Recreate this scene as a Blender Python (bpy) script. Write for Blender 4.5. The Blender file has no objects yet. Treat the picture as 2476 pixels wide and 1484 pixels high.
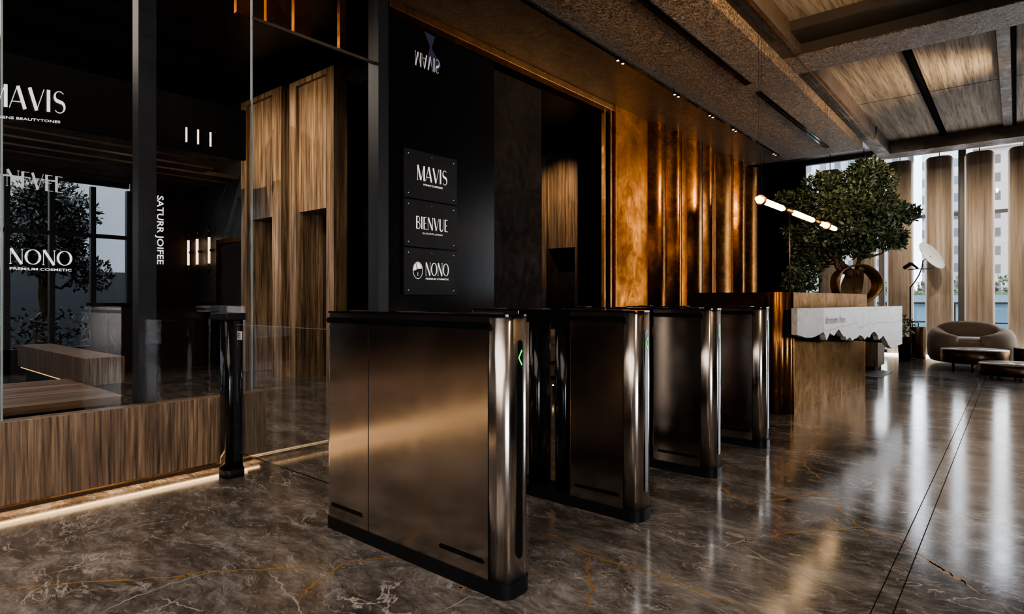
import bpy, bmesh, math, random
from mathutils import Vector, Matrix
random.seed(7)
SC = bpy.context.scene
COL = SC.collection
R = math.radians
PI = math.pi

# ------------------------------------------------------------------ materials
def newmat(name):
    m = bpy.data.materials.new(name); m.use_nodes = True
    nt = m.node_tree; b = nt.nodes['Principled BSDF']
    return m, nt, b
def N(nt, t, **kw):
    n = nt.nodes.new(t)
    for k, v in kw.items():
        if k.startswith('i_'): n.inputs[k[2:].replace('_', ' ')].default_value = v
        else: setattr(n, k, v)
    return n
def L(nt, a, b): nt.links.new(a, b)
def ramp(nt, src, stops, interp='LINEAR'):
    r = N(nt, 'ShaderNodeValToRGB'); r.color_ramp.interpolation = interp
    e = r.color_ramp.elements
    while len(e) > 1: e.remove(e[-1])
    e[0].position = stops[0][0]; e[0].color = (*stops[0][1], 1)
    for p, c in stops[1:]:
        x = e.new(p); x.color = (*c, 1)
    L(nt, src, r.inputs[0]); return r
def coords(nt, scale=(1, 1, 1), world=True):
    if world:
        g = N(nt, 'ShaderNodeNewGeometry'); out = g.outputs['Position']
    else:
        g = N(nt, 'ShaderNodeTexCoord'); out = g.outputs['Object']
    mp = N(nt, 'ShaderNodeMapping'); mp.inputs['Scale'].default_value = scale
    L(nt, out, mp.inputs['Vector']); return mp.outputs[0]
def noise(nt, v, s, d=4, r=.55, dist=0):
    n = N(nt, 'ShaderNodeTexNoise'); n.inputs['Scale'].default_value = s
    n.inputs['Detail'].default_value = d; n.inputs['Roughness'].default_value = r
    n.inputs['Distortion'].default_value = dist
    L(nt, v, n.inputs['Vector']); return n.outputs['Fac']
def mixc(nt, f, a, b, mode='MIX'):
    m = N(nt, 'ShaderNodeMix', data_type='RGBA', blend_type=mode)
    for i, x in ((0, f), (6, a), (7, b)):
        if hasattr(x, 'is_output') or hasattr(x, 'links'): L(nt, x, m.inputs[i])
        else: m.inputs[i].default_value = x if i == 0 else (*x, 1)
    return m.outputs[2]
def bump(nt, b, h, strength=.3, dist=.01):
    n = N(nt, 'ShaderNodeBump'); n.inputs['Strength'].default_value = strength
    n.inputs['Distance'].default_value = dist
    L(nt, h, n.inputs['Height']); L(nt, n.outputs[0], b.inputs['Normal'])
def flat(name, c, rough=.5, metal=0, spec=.5, coat=0):
    m, nt, b = newmat(name)
    v = coords(nt, world=False); f = noise(nt, v, 6, 3)
    r = ramp(nt, f, [(.3, tuple(x*.88 for x in c)), (.7, tuple(min(1, x*1.1) for x in c))])
    L(nt, r.outputs[0], b.inputs['Base Color'])
    b.inputs['Roughness'].default_value = rough; b.inputs['Metallic'].default_value = metal
    b.inputs['Specular IOR Level'].default_value = spec
    b.inputs['Coat Weight'].default_value = coat; b.inputs['Coat Roughness'].default_value = .08
    return m
def emis(name, c, s):
    m, nt, b = newmat(name); nt.nodes.remove(b)
    e = N(nt, 'ShaderNodeEmission'); e.inputs[0].default_value = (*c, 1); e.inputs[1].default_value = s
    L(nt, e.outputs[0], nt.nodes['Material Output'].inputs[0]); return m
def glass(name, tint, refl=1.0, rough=.0, f0=.05):
    m, nt, b = newmat(name); nt.nodes.remove(b)
    t = N(nt, 'ShaderNodeBsdfTransparent'); t.inputs[0].default_value = (*tint, 1)
    g = N(nt, 'ShaderNodeBsdfGlossy'); g.inputs['Roughness'].default_value = rough
    g.inputs['Color'].default_value = (refl, refl, refl, 1)
    lw = N(nt, 'ShaderNodeLayerWeight'); lw.inputs[0].default_value = .5
    p = N(nt, 'ShaderNodeMath', operation='POWER'); p.inputs[1].default_value = 4
    L(nt, lw.outputs['Facing'], p.inputs[0])
    a = N(nt, 'ShaderNodeMath', operation='MULTIPLY_ADD'); a.inputs[1].default_value = .8; a.inputs[2].default_value = f0
    a.use_clamp = True
    L(nt, p.outputs[0], a.inputs[0])
    x = N(nt, 'ShaderNodeMixShader'); L(nt, a.outputs[0], x.inputs[0]); L(nt, t.outputs[0], x.inputs[1]); L(nt, g.outputs[0], x.inputs[2])
    L(nt, x.outputs[0], nt.nodes['Material Output'].inputs[0]); return m
def wood(name, c1, c2, c3, axis='z', fine=38, rough=.42, bumps=.25, blot=.7):
    m, nt, b = newmat(name)
    sc = {'z': (1, 1, .035), 'y': (1, .035, 1), 'x': (.035, 1, 1)}[axis]
    v = coords(nt, sc); f1 = noise(nt, v, fine, 5, .6, .4); f2 = noise(nt, v, fine*.22, 2)
    sc2 = {'z': (1, 1, .16), 'y': (1, .16, 1), 'x': (.16, 1, 1)}[axis]
    v2 = coords(nt, sc2); f3 = noise(nt, v2, 9, 4, .6, 1.6)
    r = ramp(nt, f1, [(.34, c1), (.5, c2), (.66, c3)])
    r2 = ramp(nt, f2, [(.35, (.62, .62, .62)), (.65, (1.1, 1.1, 1.1))])
    r3 = ramp(nt, f3, [(.36, (.7, .66, .62)), (.5, (1, 1, 1))])
    o = mixc(nt, 1, r.outputs[0], r2.outputs[0], 'MULTIPLY'); o = mixc(nt, blot, o, r3.outputs[0], 'MULTIPLY')
    L(nt, o, b.inputs['Base Color']); b.inputs['Roughness'].default_value = rough; b.inputs['Specular IOR Level'].default_value = .5 if rough < .6 else .12
    bump(nt, b, f1, bumps, .004); return m
def bronze(name, c1, c2, rough=.3, marks=.5, metal=1, spec=.5):
    m, nt, b = newmat(name)
    if metal > .9: b.inputs['Specular Tint'].default_value = (.72, .60, .51, 1)
    b.inputs['Specular IOR Level'].default_value = spec
    v = coords(nt); f = noise(nt, v, 1.6, 6, .62, .5); g = noise(nt, coords(nt, (1, 1, .8)), 5, 6, .68, 1.4)
    r = ramp(nt, f, [(.32, c1), (.66, c2)])
    r2 = ramp(nt, g, [(.35, (.55, .5, .45)), (.6, (1, 1, 1))])
    L(nt, mixc(nt, marks, r.outputs[0], r2.outputs[0], 'MULTIPLY'), b.inputs['Base Color'])
    b.inputs['Metallic'].default_value = metal
    rr = ramp(nt, g, [(.3, (rough*1.5,)*3), (.7, (rough*.75,)*3)])
    L(nt, rr.outputs[0], b.inputs['Roughness'])
    bump(nt, b, f, .35*marks+.05, .03); return m

M = {}
def floor_marble():
    m, nt, b = newmat('marble_floor')
    v = coords(nt); w = noise(nt, v, 1.1, 4, .6)
    wv = N(nt, 'ShaderNodeMapping'); L(nt, v, wv.inputs['Vector'])
    wn = N(nt, 'ShaderNodeTexNoise'); wn.inputs['Scale'].default_value = 1.7; wn.inputs['Detail'].default_value = 5
    L(nt, v, wn.inputs['Vector'])
    add = N(nt, 'ShaderNodeVectorMath', operation='MULTIPLY_ADD'); add.inputs[1].default_value = (.4, .4, .4)
    L(nt, wn.outputs['Color'], add.inputs[0]); L(nt, v, add.inputs[2])
    rot = N(nt, 'ShaderNodeMapping'); rot.inputs['Rotation'].default_value = (0, 0, R(42)); rot.inputs['Scale'].default_value = (.75, 1.9, 1)
    L(nt, add.outputs[0], rot.inputs['Vector'])
    base = noise(nt, rot.outputs[0], 2.6, 10, .74)
    r = ramp(nt, base, [(.34, (.040, .034, .031)), (.46, (.088, .076, .068)), (.57, (.165, .147, .134)), (.7, (.28, .255, .235))])
    # speckle
    sp = noise(nt, rot.outputs[0], 17, 6, .75, .6)
    rs = ramp(nt, sp, [(.38, (.55, .55, .55)), (.58, (1.15, 1.15, 1.15)), (.66, (1.9, 1.85, 1.8))])
    o = mixc(nt, .8, r.outputs[0], rs.outputs[0], 'MULTIPLY')
    # ridged thin veins
    for s, wd, c, am, dist in ((1.9, .010, (.50, .46, .43), .8, .5), (4.2, .012, (.46, .42, .39), .7, .8), (9.0, .016, (.40, .36, .33), .55, .9)):
        n = noise(nt, rot.outputs[0], s, 6, .6, dist)
        sb = N(nt, 'ShaderNodeMath', operation='SUBTRACT'); sb.inputs[1].default_value = .5; L(nt, n, sb.inputs[0])
        ab = N(nt, 'ShaderNodeMath', operation='ABSOLUTE'); L(nt, sb.outputs[0], ab.inputs[0])
        rv = ramp(nt, ab.outputs[0], [(0, (1, 1, 1)), (wd, (0, 0, 0))])
        gate = ramp(nt, noise(nt, v, 1.3*s, 3), [(.47, (0, 0, 0)), (.62, (1, 1, 1))])
        mk = mixc(nt, 1, rv.outputs[0], gate.outputs[0], 'MULTIPLY')
        mm = N(nt, 'ShaderNodeMath', operation='MULTIPLY'); mm.inputs[1].default_value = am; L(nt, mk, mm.inputs[0])
        o = mixc(nt, mm.outputs[0], o, c)
    L(nt, o, b.inputs['Base Color'])
    rr = ramp(nt, base, [(.3, (.10,)*3), (.7, (.17,)*3)]); L(nt, rr.outputs[0], b.inputs['Roughness'])
    b.inputs['Specular IOR Level'].default_value = .75
    bump(nt, b, sp, .06, .002)
    return m
def soffit_mat():
    m, nt, b = newmat('textured_plaster')
    v = coords(nt); w = noise(nt, v, 5, 5, .7, 2.5); f = noise(nt, v, 19, 4, .62, 2.6)
    g = N(nt, 'ShaderNodeNewGeometry'); sx = N(nt, 'ShaderNodeSeparateXYZ'); L(nt, g.outputs['Position'], sx.inputs[0])
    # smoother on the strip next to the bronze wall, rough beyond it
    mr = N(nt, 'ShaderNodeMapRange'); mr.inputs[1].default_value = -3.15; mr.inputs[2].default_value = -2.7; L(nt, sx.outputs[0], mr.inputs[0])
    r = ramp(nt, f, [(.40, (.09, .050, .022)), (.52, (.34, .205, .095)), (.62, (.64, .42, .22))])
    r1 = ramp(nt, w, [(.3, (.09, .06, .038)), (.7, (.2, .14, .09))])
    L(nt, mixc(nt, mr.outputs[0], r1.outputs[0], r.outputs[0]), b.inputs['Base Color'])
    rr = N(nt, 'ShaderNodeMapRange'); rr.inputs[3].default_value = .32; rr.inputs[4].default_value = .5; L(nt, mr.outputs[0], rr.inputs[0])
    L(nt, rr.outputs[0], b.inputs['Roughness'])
    hm = N(nt, 'ShaderNodeMath', operation='MULTIPLY'); L(nt, f, hm.inputs[0])
    h2 = N(nt, 'ShaderNodeMath', operation='MULTIPLY_ADD'); h2.inputs[1].default_value = .9; h2.inputs[2].default_value = .1; L(nt, mr.outputs[0], h2.inputs[0])
    L(nt, h2.outputs[0], hm.inputs[1]); bump(nt, b, hm.outputs[0], 1.0, .08)
    return m
def white_marble():
    m, nt, b = newmat('white_marble')
    v = coords(nt, world=False); f = noise(nt, v, 6, 7, .65, 1.5); g = noise(nt, v, 3, 6, .6, 1)
    sb = N(nt, 'ShaderNodeMath', operation='SUBTRACT'); sb.inputs[1].default_value = .5; L(nt, g, sb.inputs[0])
    ab = N(nt, 'ShaderNodeMath', operation='ABSOLUTE'); L(nt, sb.outputs[0], ab.inputs[0])
    rv = ramp(nt, ab.outputs[0], [(0, (.5, .45, .4)), (.015, (1, 1, 1))])
    r = ramp(nt, f, [(.3, (.60, .50, .41)), (.7, (.82, .71, .60))])
    L(nt, mixc(nt, .6, r.outputs[0], rv.outputs[0], 'MULTIPLY'), b.inputs['Base Color']); b.inputs['Roughness'].default_value = .45
    return m
def steel(name, c, rough, br=.2, an=0):
    m, nt, b = newmat(name)
    v = coords(nt, (1, 1, .02), world=False); f = noise(nt, v, 60, 3); g = noise(nt, coords(nt, world=False), 3.2, 4, .6, .6)
    r = ramp(nt, g, [(.3, tuple(x*.8 for x in c)), (.7, c)])
    L(nt, r.outputs[0], b.inputs['Base Color']); b.inputs['Metallic'].default_value = 1
    rr = ramp(nt, g, [(.3, (rough*.8,)*3), (.7, (rough*1.2,)*3)]); L(nt, rr.outputs[0], b.inputs['Roughness'])
    if an:
        tg = N(nt, 'ShaderNodeTangent', direction_type='RADIAL', axis='Z'); L(nt, tg.outputs[0], b.inputs['Tangent'])
        b.inputs['Anisotropic'].default_value = an; b.inputs['Anisotropic Rotation'].default_value = .25
    bump(nt, b, f, br*.1, .001); return m
def building_mat(name, wall, win, s):
    m, nt, b = newmat(name)
    g = N(nt, 'ShaderNodeTexCoord'); mp = N(nt, 'ShaderNodeMapping'); L(nt, g.outputs['Object'], mp.inputs['Vector'])
    mp.inputs['Rotation'].default_value = (R(90), 0, 0)
    t = N(nt, 'ShaderNodeTexBrick'); t.offset = 0; L(nt, mp.outputs[0], t.inputs['Vector'])
    t.inputs['Scale'].default_value = s; t.inputs['Mortar Size'].default_value = .09; t.inputs['Mortar Smooth'].default_value = .1
    t.inputs['Color1'].default_value = (*win, 1); t.inputs['Color2'].default_value = (*[x*1.5 for x in win], 1); t.inputs['Mortar'].default_value = (*wall, 1)
    t.inputs['Brick Width'].default_value = .3; t.inputs['Row Height'].default_value = .34
    L(nt, t.outputs[0], b.inputs['Base Color']); b.inputs['Roughness'].default_value = .7; return m
def leafmat(name, c1, c2):
    m, nt, b = newmat(name)
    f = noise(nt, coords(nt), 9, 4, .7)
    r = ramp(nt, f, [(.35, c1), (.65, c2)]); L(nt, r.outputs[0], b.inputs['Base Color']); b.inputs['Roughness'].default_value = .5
    b.inputs['Subsurface Weight'].default_value = 0
    return m

M['floor'] = floor_marble()
M['gold_vein'] = flat('gold_vein', (.30, .155, .045), .22)
M['pale_vein'] = flat('pale_vein', (.30, .27, .24), .22)
M['joint'] = flat('floor_joint', (.01, .008, .007), .95, 0, .02)
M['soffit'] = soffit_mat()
M['beam'] = bronze('beam_bronze_paint', (.060, .040, .026), (.125, .084, .055), .5, .4, .25)
M['dark_beam'] = flat('dark_beam', (.035, .026, .02), .45)
M['walnut'] = wood('walnut', (.045, .027, .015), (.17, .105, .06), (.30, .195, .115), 'z', 62, .42)
M['walnut_top'] = wood('walnut_flat', (.06, .035, .02), (.17, .105, .06), (.27, .175, .105), 'y', 16, .38)
M['portal_wood'] = wood('portal_wood', (.09, .052, .027), (.30, .19, .105), (.50, .34, .20), 'z', 26, .4)
M['fin_wood'] = wood('fin_oak', (.44, .32, .215), (.60, .46, .33), (.70, .56, .42), 'z', 24, .5, .12, .3)
M['ceil_wood'] = wood('ceiling_oak', (.22, .175, .135), (.44, .36, .285), (.50, .415, .33), 'y', 60, .75, .2, .15)
M['black_stone'] = flat('black_stone', (.004, .004, .004), .25, 0, .12)
M['dark_stone'] = bronze('dark_stone', (.006, .0045, .0035), (.02, .0145, .010), .6, .5, 0, .12)
M['dark_wall'] = flat('dark_wall', (.012, .010, .009), .35)
M['slate'] = bronze('slate_panel', (.03, .028, .027), (.055, .05, .046), .4, .6, .1)
M['brown_wall'] = flat('brown_wall', (.03, .019, .012), .6, 0, .2)
M['bronze_panel'] = bronze('hammered_bronze', (.16, .055, .013), (.62, .235, .052), .31, .9)
M['bronze_dark'] = bronze('dark_bronze', (.10, .042, .014), (.22, .095, .03), .22, .3)
M['bronze_trim'] = bronze('bronze_trim', (.34, .15, .05), (.5, .24, .085), .28, .3)
M['bronze_desk'] = bronze('desk_bronze', (.012, .007, .0045), (.062, .037, .022), .34, .8)
M['table_side'] = bronze('table_side', (.07, .046, .03), (.13, .09, .058), .3, .3)
M['bronze_gold'] = bronze('ring_bronze', (.26, .17, .085), (.38, .26, .13), .33, .2)
M['steel'] = steel('brushed_steel', (.64, .575, .52), .17)
M['steel_shiny'] = steel('polished_steel', (.74, .68, .63), .2, 1, .85)
M['black_metal'] = flat('black_metal', (.007, .007, .008), .5, .0, .2)
M['matt_black'] = flat('matt_black', (.004, .004, .004), .95, 0, .02)
M['grey_post'] = flat('grey_post', (.032, .032, .034), .4, .3)
M['gloss_black'] = flat('gloss_black', (.005, .005, .005), .12, 0, .35)
M['sign_panel'] = flat('sign_panel', (.016, .014, .0125), .5, 0, .2)
M['white_marble'] = white_marble()
M['dark_rock'] = flat('dark_rock', (.018, .014, .011), .9, 0, .05)
M['engrave'] = flat('engraved_letters', (.10, .075, .055), .6)
M['fabric'] = flat('taupe_fabric', (.34, .255, .18), .9)
M['table_top'] = flat('table_top_stone', (.5, .46, .41), .18)
M['white_shade'] = flat('white_shade', (.82, .79, .74), .5)
M['glass_wall'] = glass('smoked_glass', (.93, .93, .93), .8, 0, .015)
M['glass_leaf'] = glass('clear_glass', (.96, .97, .965), .7, 0, .01)
M['glass_edge'] = flat('glass_edge', (.22, .26, .25), .12)
M['glass_win'] = glass('window_glass', (.96, .98, 1), .7, 0, .01)
M['glass_dark'] = glass('dark_transom_glass', (.85, .83, .8), .8, 0, .02)
M['frame'] = flat('window_frame', (.03, .028, .026), .4)
M['leaf'] = leafmat('bonsai_leaf', (.02, .034, .016), (.145, .18, .09))
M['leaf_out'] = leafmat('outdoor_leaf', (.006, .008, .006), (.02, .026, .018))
M['leaf_hedge'] = leafmat('hedge_leaf', (.10, .13, .07), (.26, .29, .2))
M['bark'] = wood('bark', (.03, .018, .01), (.08, .05, .03), (.13, .085, .055), 'z', 30, .8)
M['led'] = emis('led_warm', (1, .58, .27), 14)
M['led_dim'] = emis('led_dim', (1, .55, .24), 1.2)
M['led_soft'] = emis('led_warm_soft', (1, .62, .30), 9)
M['led_white'] = emis('led_white', (1, .95, .88), 5)
M['tube'] = emis('tube_warm', (1, .66, .34), 12)
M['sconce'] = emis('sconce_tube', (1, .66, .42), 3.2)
M['letter'] = emis('lit_letter', (1, .97, .93), 1.15)
M['letter_dim'] = emis('dim_letter', (.8, .82, .85), .22)
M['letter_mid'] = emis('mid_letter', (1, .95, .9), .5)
M['green'] = emis('green_arrow', (.02, 1, .06), 2.6)
M['bulb'] = emis('spot_bulb', (1, .8, .58), 9)
M['sky'] = emis('sky_panel', (1, 1, 1), 1)
M['cushion_dark'] = flat('arch_fabric', (.27, .195, .135), .9)
M['purple'] = flat('violet_ribbon', (.07, .05, .11), .5, 0, .1)
M['bld1'] = building_mat('facade_pale', (.62, .64, .67), (.16, .19, .23), .5)
M['bld2'] = building_mat('facade_grey', (.34, .34, .36), (.08, .09, .11), .6)
M['bld3'] = building_mat('facade_warm', (.42, .36, .33), (.10, .085, .085), .55)
M['blue'] = building_mat('facade_blue', (.17, .27, .33), (.12, .20, .26), .3)
M['terrace'] = flat('terrace', (.35, .37, .38), .7)
M['dusk_wall'] = flat('far_facade', (.012, .014, .017), .8)

# ------------------------------------------------------------------ mesh builder
class MB:
    def __init__(s): s.v = []; s.f = []; s.m = []; s.sm = []
    def add(s, vs, fs, mi=0, smooth=False):
        o = len(s.v); s.v += [tuple(p) for p in vs]
        for f in fs: s.f.append([o+i for i in f]); s.m.append(mi); s.sm.append(smooth)
        return s
    def box(s, x0, x1, y0, y1, z0, z1, mi=0, bev=0):
        if bev > 0:
            bm = bmesh.new(); bmesh.ops.create_cube(bm, size=1)
            for v in bm.verts: v.co = Vector(((x0+x1)/2+v.co.x*(x1-x0), (y0+y1)/2+v.co.y*(y1-y0), (z0+z1)/2+v.co.z*(z1-z0)))
            bmesh.ops.bevel(bm, geom=bm.edges[:], offset=bev, segments=2, affect='EDGES', profile=.5)
            bm.verts.index_update()
            s.add([v.co[:] for v in bm.verts], [[v.index for v in f.verts] for f in bm.faces], mi); bm.free(); return s
        vs = [(x, y, z) for z in (z0, z1) for y in (y0, y1) for x in (x0, x1)]
        return s.add(vs, [(0, 2, 3, 1), (4, 5, 7, 6), (0, 1, 5, 4), (2, 6, 7, 3), (0, 4, 6, 2), (1, 3, 7, 5)], mi)
    def prism(s, pts, z0, z1, mi=0, smooth=False, inset=0):
        """vertical extrusion of an xy outline (ccw)"""
        n = len(pts)
        lv = [(pts, z0), (pts, z1)]
        vs = [(x, y, z) for P, z in lv for x, y in P]
        s.add(vs, [(i, (i+1) % n, n+(i+1) % n, n+i) for i in range(n)], mi, smooth)
        s.add(vs, [tuple(range(n))[::-1], tuple(range(n, 2*n))], mi)
        return s
    def plate(s, pts, axis, a0, a1, mi=0):
        """outline extruded along axis: axis 'x' pts are (y,z); 'y' pts are (x,z)"""
        n = len(pts)
        def P(p, a): return (a, p[0], p[1]) if axis == 'x' else (p[0], a, p[1])
        vs = [P(p, a0) for p in pts]+[P(p, a1) for p in pts]
        s.add(vs, [(i, (i+1) % n, n+(i+1) % n, n+i) for i in range(n)]+[tuple(range(n)), tuple(range(n, 2*n))[::-1]], mi)
        return s
    def tube(s, pts, rad, seg=10, mi=0, caps=True):
        pts = [Vector(p) for p in pts]; n = len(pts)
        if not hasattr(rad, '__len__'): rad = [rad]*n
        up = None; rings = []
        for i, p in enumerate(pts):
            t = (pts[min(i+1, n-1)]-pts[max(i-1, 0)]).normalized()
            if up is None:
                up = Vector((0, 0, 1)) if abs(t.z) < .9 else Vector((1, 0, 0))
            a = t.cross(up).normalized(); up = a.cross(t).normalized()
            rings.append([p+(a*math.cos(2*PI*k/seg)+up*math.sin(2*PI*k/seg))*rad[i] for k in range(seg)])
        vs = [v for r in rings for v in r]
        fs = [(i*seg+k, i*seg+(k+1) % seg, (i+1)*seg+(k+1) % seg, (i+1)*seg+k) for i in range(n-1) for k in range(seg)]
        s.add(vs, fs, mi, True)
        if caps: s.add(vs, [tuple(range(seg))[::-1], tuple(range((n-1)*seg, n*seg))], mi)
        return s
    def lathe(s, prof, cx=0, cy=0, seg=32, mi=0, sx=1, sy=1):
        vs = []; n = len(prof)
        for r, z in prof:
            for k in range(seg):
                a = 2*PI*k/seg; vs.append((cx+r*sx*math.cos(a), cy+r*sy*math.sin(a), z))
        s.add(vs, [(i*seg+k, i*seg+(k+1) % seg, (i+1)*seg+(k+1) % seg, (i+1)*seg+k) for i in range(n-1) for k in range(seg)], mi, True)
        return s
    def torus(s, c, ax, R1, r, n=24, k=8, mi=0):
        ax = Vector(ax).normalized(); a = ax.orthogonal().normalized(); b = ax.cross(a)
        pts = []
        vs = []
        for i in range(n):
            t = 2*PI*i/n; d = a*math.cos(t)+b*math.sin(t)
            for j in range(k):
                u = 2*PI*j/k; vs.append(Vector(c)+d*(R1+r*math.cos(u))+ax*r*math.sin(u))
        s.add(vs, [(i*k+j, i*k+(j+1) % k, ((i+1) % n)*k+(j+1) % k, ((i+1) % n)*k+j) for i in range(n) for j in range(k)], mi, True)
        return s
    def build(s, name, mats, parent=None, local=False, loc=None):
        me = bpy.data.meshes.new(name)
        off = Vector((0, 0, 0))
        if parent is not None and not local:
            off = wloc(parent)
        if loc is not None: off = Vector(loc)
        vs = [tuple(Vector(v)-off) for v in s.v]
        me.from_pydata(vs, [], s.f)
        if not isinstance(mats, (list, tuple)): mats = [mats]
        for m in mats: me.materials.append(M[m] if isinstance(m, str) else m)
        me.polygons.foreach_set('material_index', s.m); me.polygons.foreach_set('use_smooth', s.sm)
        me.validate(); me.update()
        bm = bmesh.new(); bm.from_mesh(me); bmesh.ops.remove_doubles(bm, verts=bm.verts, dist=1e-5)
        if len(bm.faces) < 20000: bmesh.ops.recalc_face_normals(bm, faces=bm.faces)
        bm.to_mesh(me); bm.free()
        o = bpy.data.objects.new(name, me); COL.objects.link(o)
        if parent is not None: o.parent = parent
        if loc is not None: o.location = loc
        return o
def wloc(o):
    v = Vector(o.location)
    while o.parent: o = o.parent; v += o.location
    return v
def thing(name, label, cat, loc=(0, 0, 0), group=None, rotz=0):
    o = bpy.data.objects.new(name, None); COL.objects.link(o); o.location = loc; o.rotation_euler = (0, 0, rotz)
    o.empty_display_size = .1
    o['label'] = label; o['category'] = cat
    if group: o['group'] = group
    return o
def tag(o, label, cat, group=None):
    o['label'] = label; o['category'] = cat
    if group: o['group'] = group
    return o
def struct(name, mb, mats):
    o = mb.build(name, mats); o['kind'] = 'structure'; return o
def dup(root, loc, label, rotz=None):
    def cp(o, par):
        c = o.copy(); COL.objects.link(c); c.parent = par
        for ch in o.children: cp(ch, c)
        return c
    kids = list(root.children)
    r = root.copy(); COL.objects.link(r); r.location = loc; r['label'] = label
    if rotz is not None: r.rotation_euler = (0, 0, rotz)
    for k in kids: cp(k, r)
    return r
def rrect(x0, x1, y0, y1, rl, rr, seg=8):
    """rounded rectangle outline ccw; rl radius at x0 side, rr at x1 side"""
    P = []
    for cx, cy, r, a0 in ((x1-rr, y1-rr, rr, 0), (x0+rl, y1-rl, rl, 90), (x0+rl, y0+rl, rl, 180), (x1-rr, y0+rr, rr, 270)):
        for k in range(seg+1):
            a = R(a0+90*k/seg); P.append((cx+r*math.cos(a), cy+r*math.sin(a)))
    return P
def capsule(a0, a1, c, r, seg=6):
    P = []
    for k in range(seg*2+1):
        t = R(-90+180*k/(seg*2)); P.append((a1-r+r*math.cos(t), c+r*math.sin(t)))
    for k in range(seg*2+1):
        t = R(90+180*k/(seg*2)); P.append((a0+r+r*math.cos(t), c+r*math.sin(t)))
    return P
def vcapsule(c, z0, z1, r): return [(y, x) for x, y in capsule(z0, z1, c, r)]

# ------------------------------------------------------------------ lettering
def stroke(pts, ws, pen=True):
    """ribbon polygons along pts; width measured horizontally for stems when pen"""
    polys = []
    n = len(pts)
    L_, R_ = [], []
    for i, p in enumerate(pts):
        a = pts[max(i-1, 0)]; b = pts[min(i+1, n-1)]
        dx, dy = b[0]-a[0], b[1]-a[1]; l = math.hypot(dx, dy) or 1
        w = ws[i] if hasattr(ws, '__len__') else ws
        nx, ny = -dy/l*w/2, dx/l*w/2
        L_.append((p[0]+nx, p[1]+ny)); R_.append((p[0]-nx, p[1]-ny))
    for i in range(n-1): polys.append([L_[i], R_[i], R_[i+1], L_[i+1]])
    return polys
def arc(cx, cy, rx, ry, a0, a1, n=20): return [(cx+rx*math.cos(R(a0+(a1-a0)*k/n)), cy+ry*math.sin(R(a0+(a1-a0)*k/n))) for k in range(n+1)]
T, K = .035, .17
def gl(ch):
    if ch == 'M': return .95, stroke([(.07, 0), (.07, 1)], T)+stroke([(.1, 1), (.47, .02)], K)+stroke([(.47, .0), (.84, 1)], T)+stroke([(.86, 0), (.86, 1)], K)+stroke([(0, .015), (.15, .015)], T)
    if ch == 'A': return .85, stroke([(.03, 0), (.40, 1)], T)+stroke([(.42, 1), (.76, 0)], K)+stroke([(.15, .3), (.62, .3)], T)
    if ch == 'V': return .82, stroke([(.08, 1), (.42, 0)], K)+stroke([(.42, 0), (.78, 1)], T)
    if ch == 'I': return .30, stroke([(.13, 0), (.13, 1)], K)
    if ch == 'S':
        p = arc(.33, .75, .24, .24, 35, 235, 14)+arc(.33, .26, .26, .26, 60, -145, 14)
        n = len(p); w = [T+(K*1.0-T)*max(0, 1-abs(i/(n-1)-.5)/.3) for i in range(n)]
        return .66, stroke(p, w)
    if ch == 'N': return .86, stroke([(.07, 0), (.07, 1)], T)+stroke([(.1, 1), (.72, .0)], K)+stroke([(.75, 0), (.75, 1)], T)+stroke([(0, .015), (.14, .015)], T)+stroke([(.68, .985), (.83, .985)], T)
    if ch == 'O':
        p = arc(.48, .5, .42, .48, 0, 360, 40); w = [T+(K*.9-T)*abs(math.cos(R(9*i)))**1.5 for i in range(41)]
        return 1.0, stroke(p, w)
    if ch == 'B': return .66, stroke([(.1, 0), (.1, 1)], K)+stroke([(.1, .985)]+arc(.32, .76, .2, .225, 90, -90, 12)+[(.1, .53)], T*1.6)+stroke([(.1, .52)]+arc(.34, .27, .24, .255, 90, -90, 12)+[(.1, .015)], T*1.8)
    if ch == 'E': return .60, stroke([(.12, 0), (.12, 1)], K)+stroke([(.1, .98), (.52, .98)], T)+stroke([(.1, .5), (.45, .5)], T)+stroke([(.1, .02), (.55, .02)], T)
    if ch == 'U': return .76, stroke([(.12, 1), (.12, .3)], K)+stroke(arc(.36, .28, .25, .27, 180, 360, 14), [K-(K-T)*i/14 for i in range(15)])+stroke([(.62, .3), (.62, 1)], T)
    return .35, []
def word(mb, txt, O, U, V, h, sx=1.0, gap=.05):
    """write txt from origin O along U, up V, letter height h"""
    O, U, V = Vector(O), Vector(U), Vector(V); nrm = U.cross(V).normalized()*.002; x = 0
    for ch in txt:
        w, polys = gl(ch)
        for k, p in enumerate(polys):
            vs = [O+U*((x+a)*h*sx)+V*(b*h)+nrm*(1+.001*k) for a, b in p]
            mb.add(vs, [tuple(range(len(vs)))])
        x += w+gap
    return (x-gap)*h*sx
def textmesh(txt, size=1.0, bold=0):
    cu = bpy.data.curves.new('tmp', 'FONT'); cu.body = txt; cu.size = size; cu.resolution_u = 3; cu.offset = bold
    ob = bpy.data.objects.new('tmp', cu); COL.objects.link(ob)
    me = bpy.data.meshes.new_from_object(ob.evaluated_get(bpy.context.evaluated_depsgraph_get()))
    vs = [v.co.copy() for v in me.vertices]; fs = [tuple(p.vertices) for p in me.polygons]
    bpy.data.objects.remove(ob); bpy.data.curves.remove(cu); bpy.data.meshes.remove(me)
    return vs, fs
def small(mb, txt, O, U, V, h, width=None, bold=0):
    vs, fs = textmesh(txt, 1.0, bold)
    w = max(v.x for v in vs); sc = h/.72; sx = (width/w) if width else sc
    O, U, V = Vector(O), Vector(U), Vector(V); n = U.cross(V).normalized()*.003
    mb.add([O+U*(v.x*sx)+V*(v.y*sc)+n for v in vs], fs)

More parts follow.
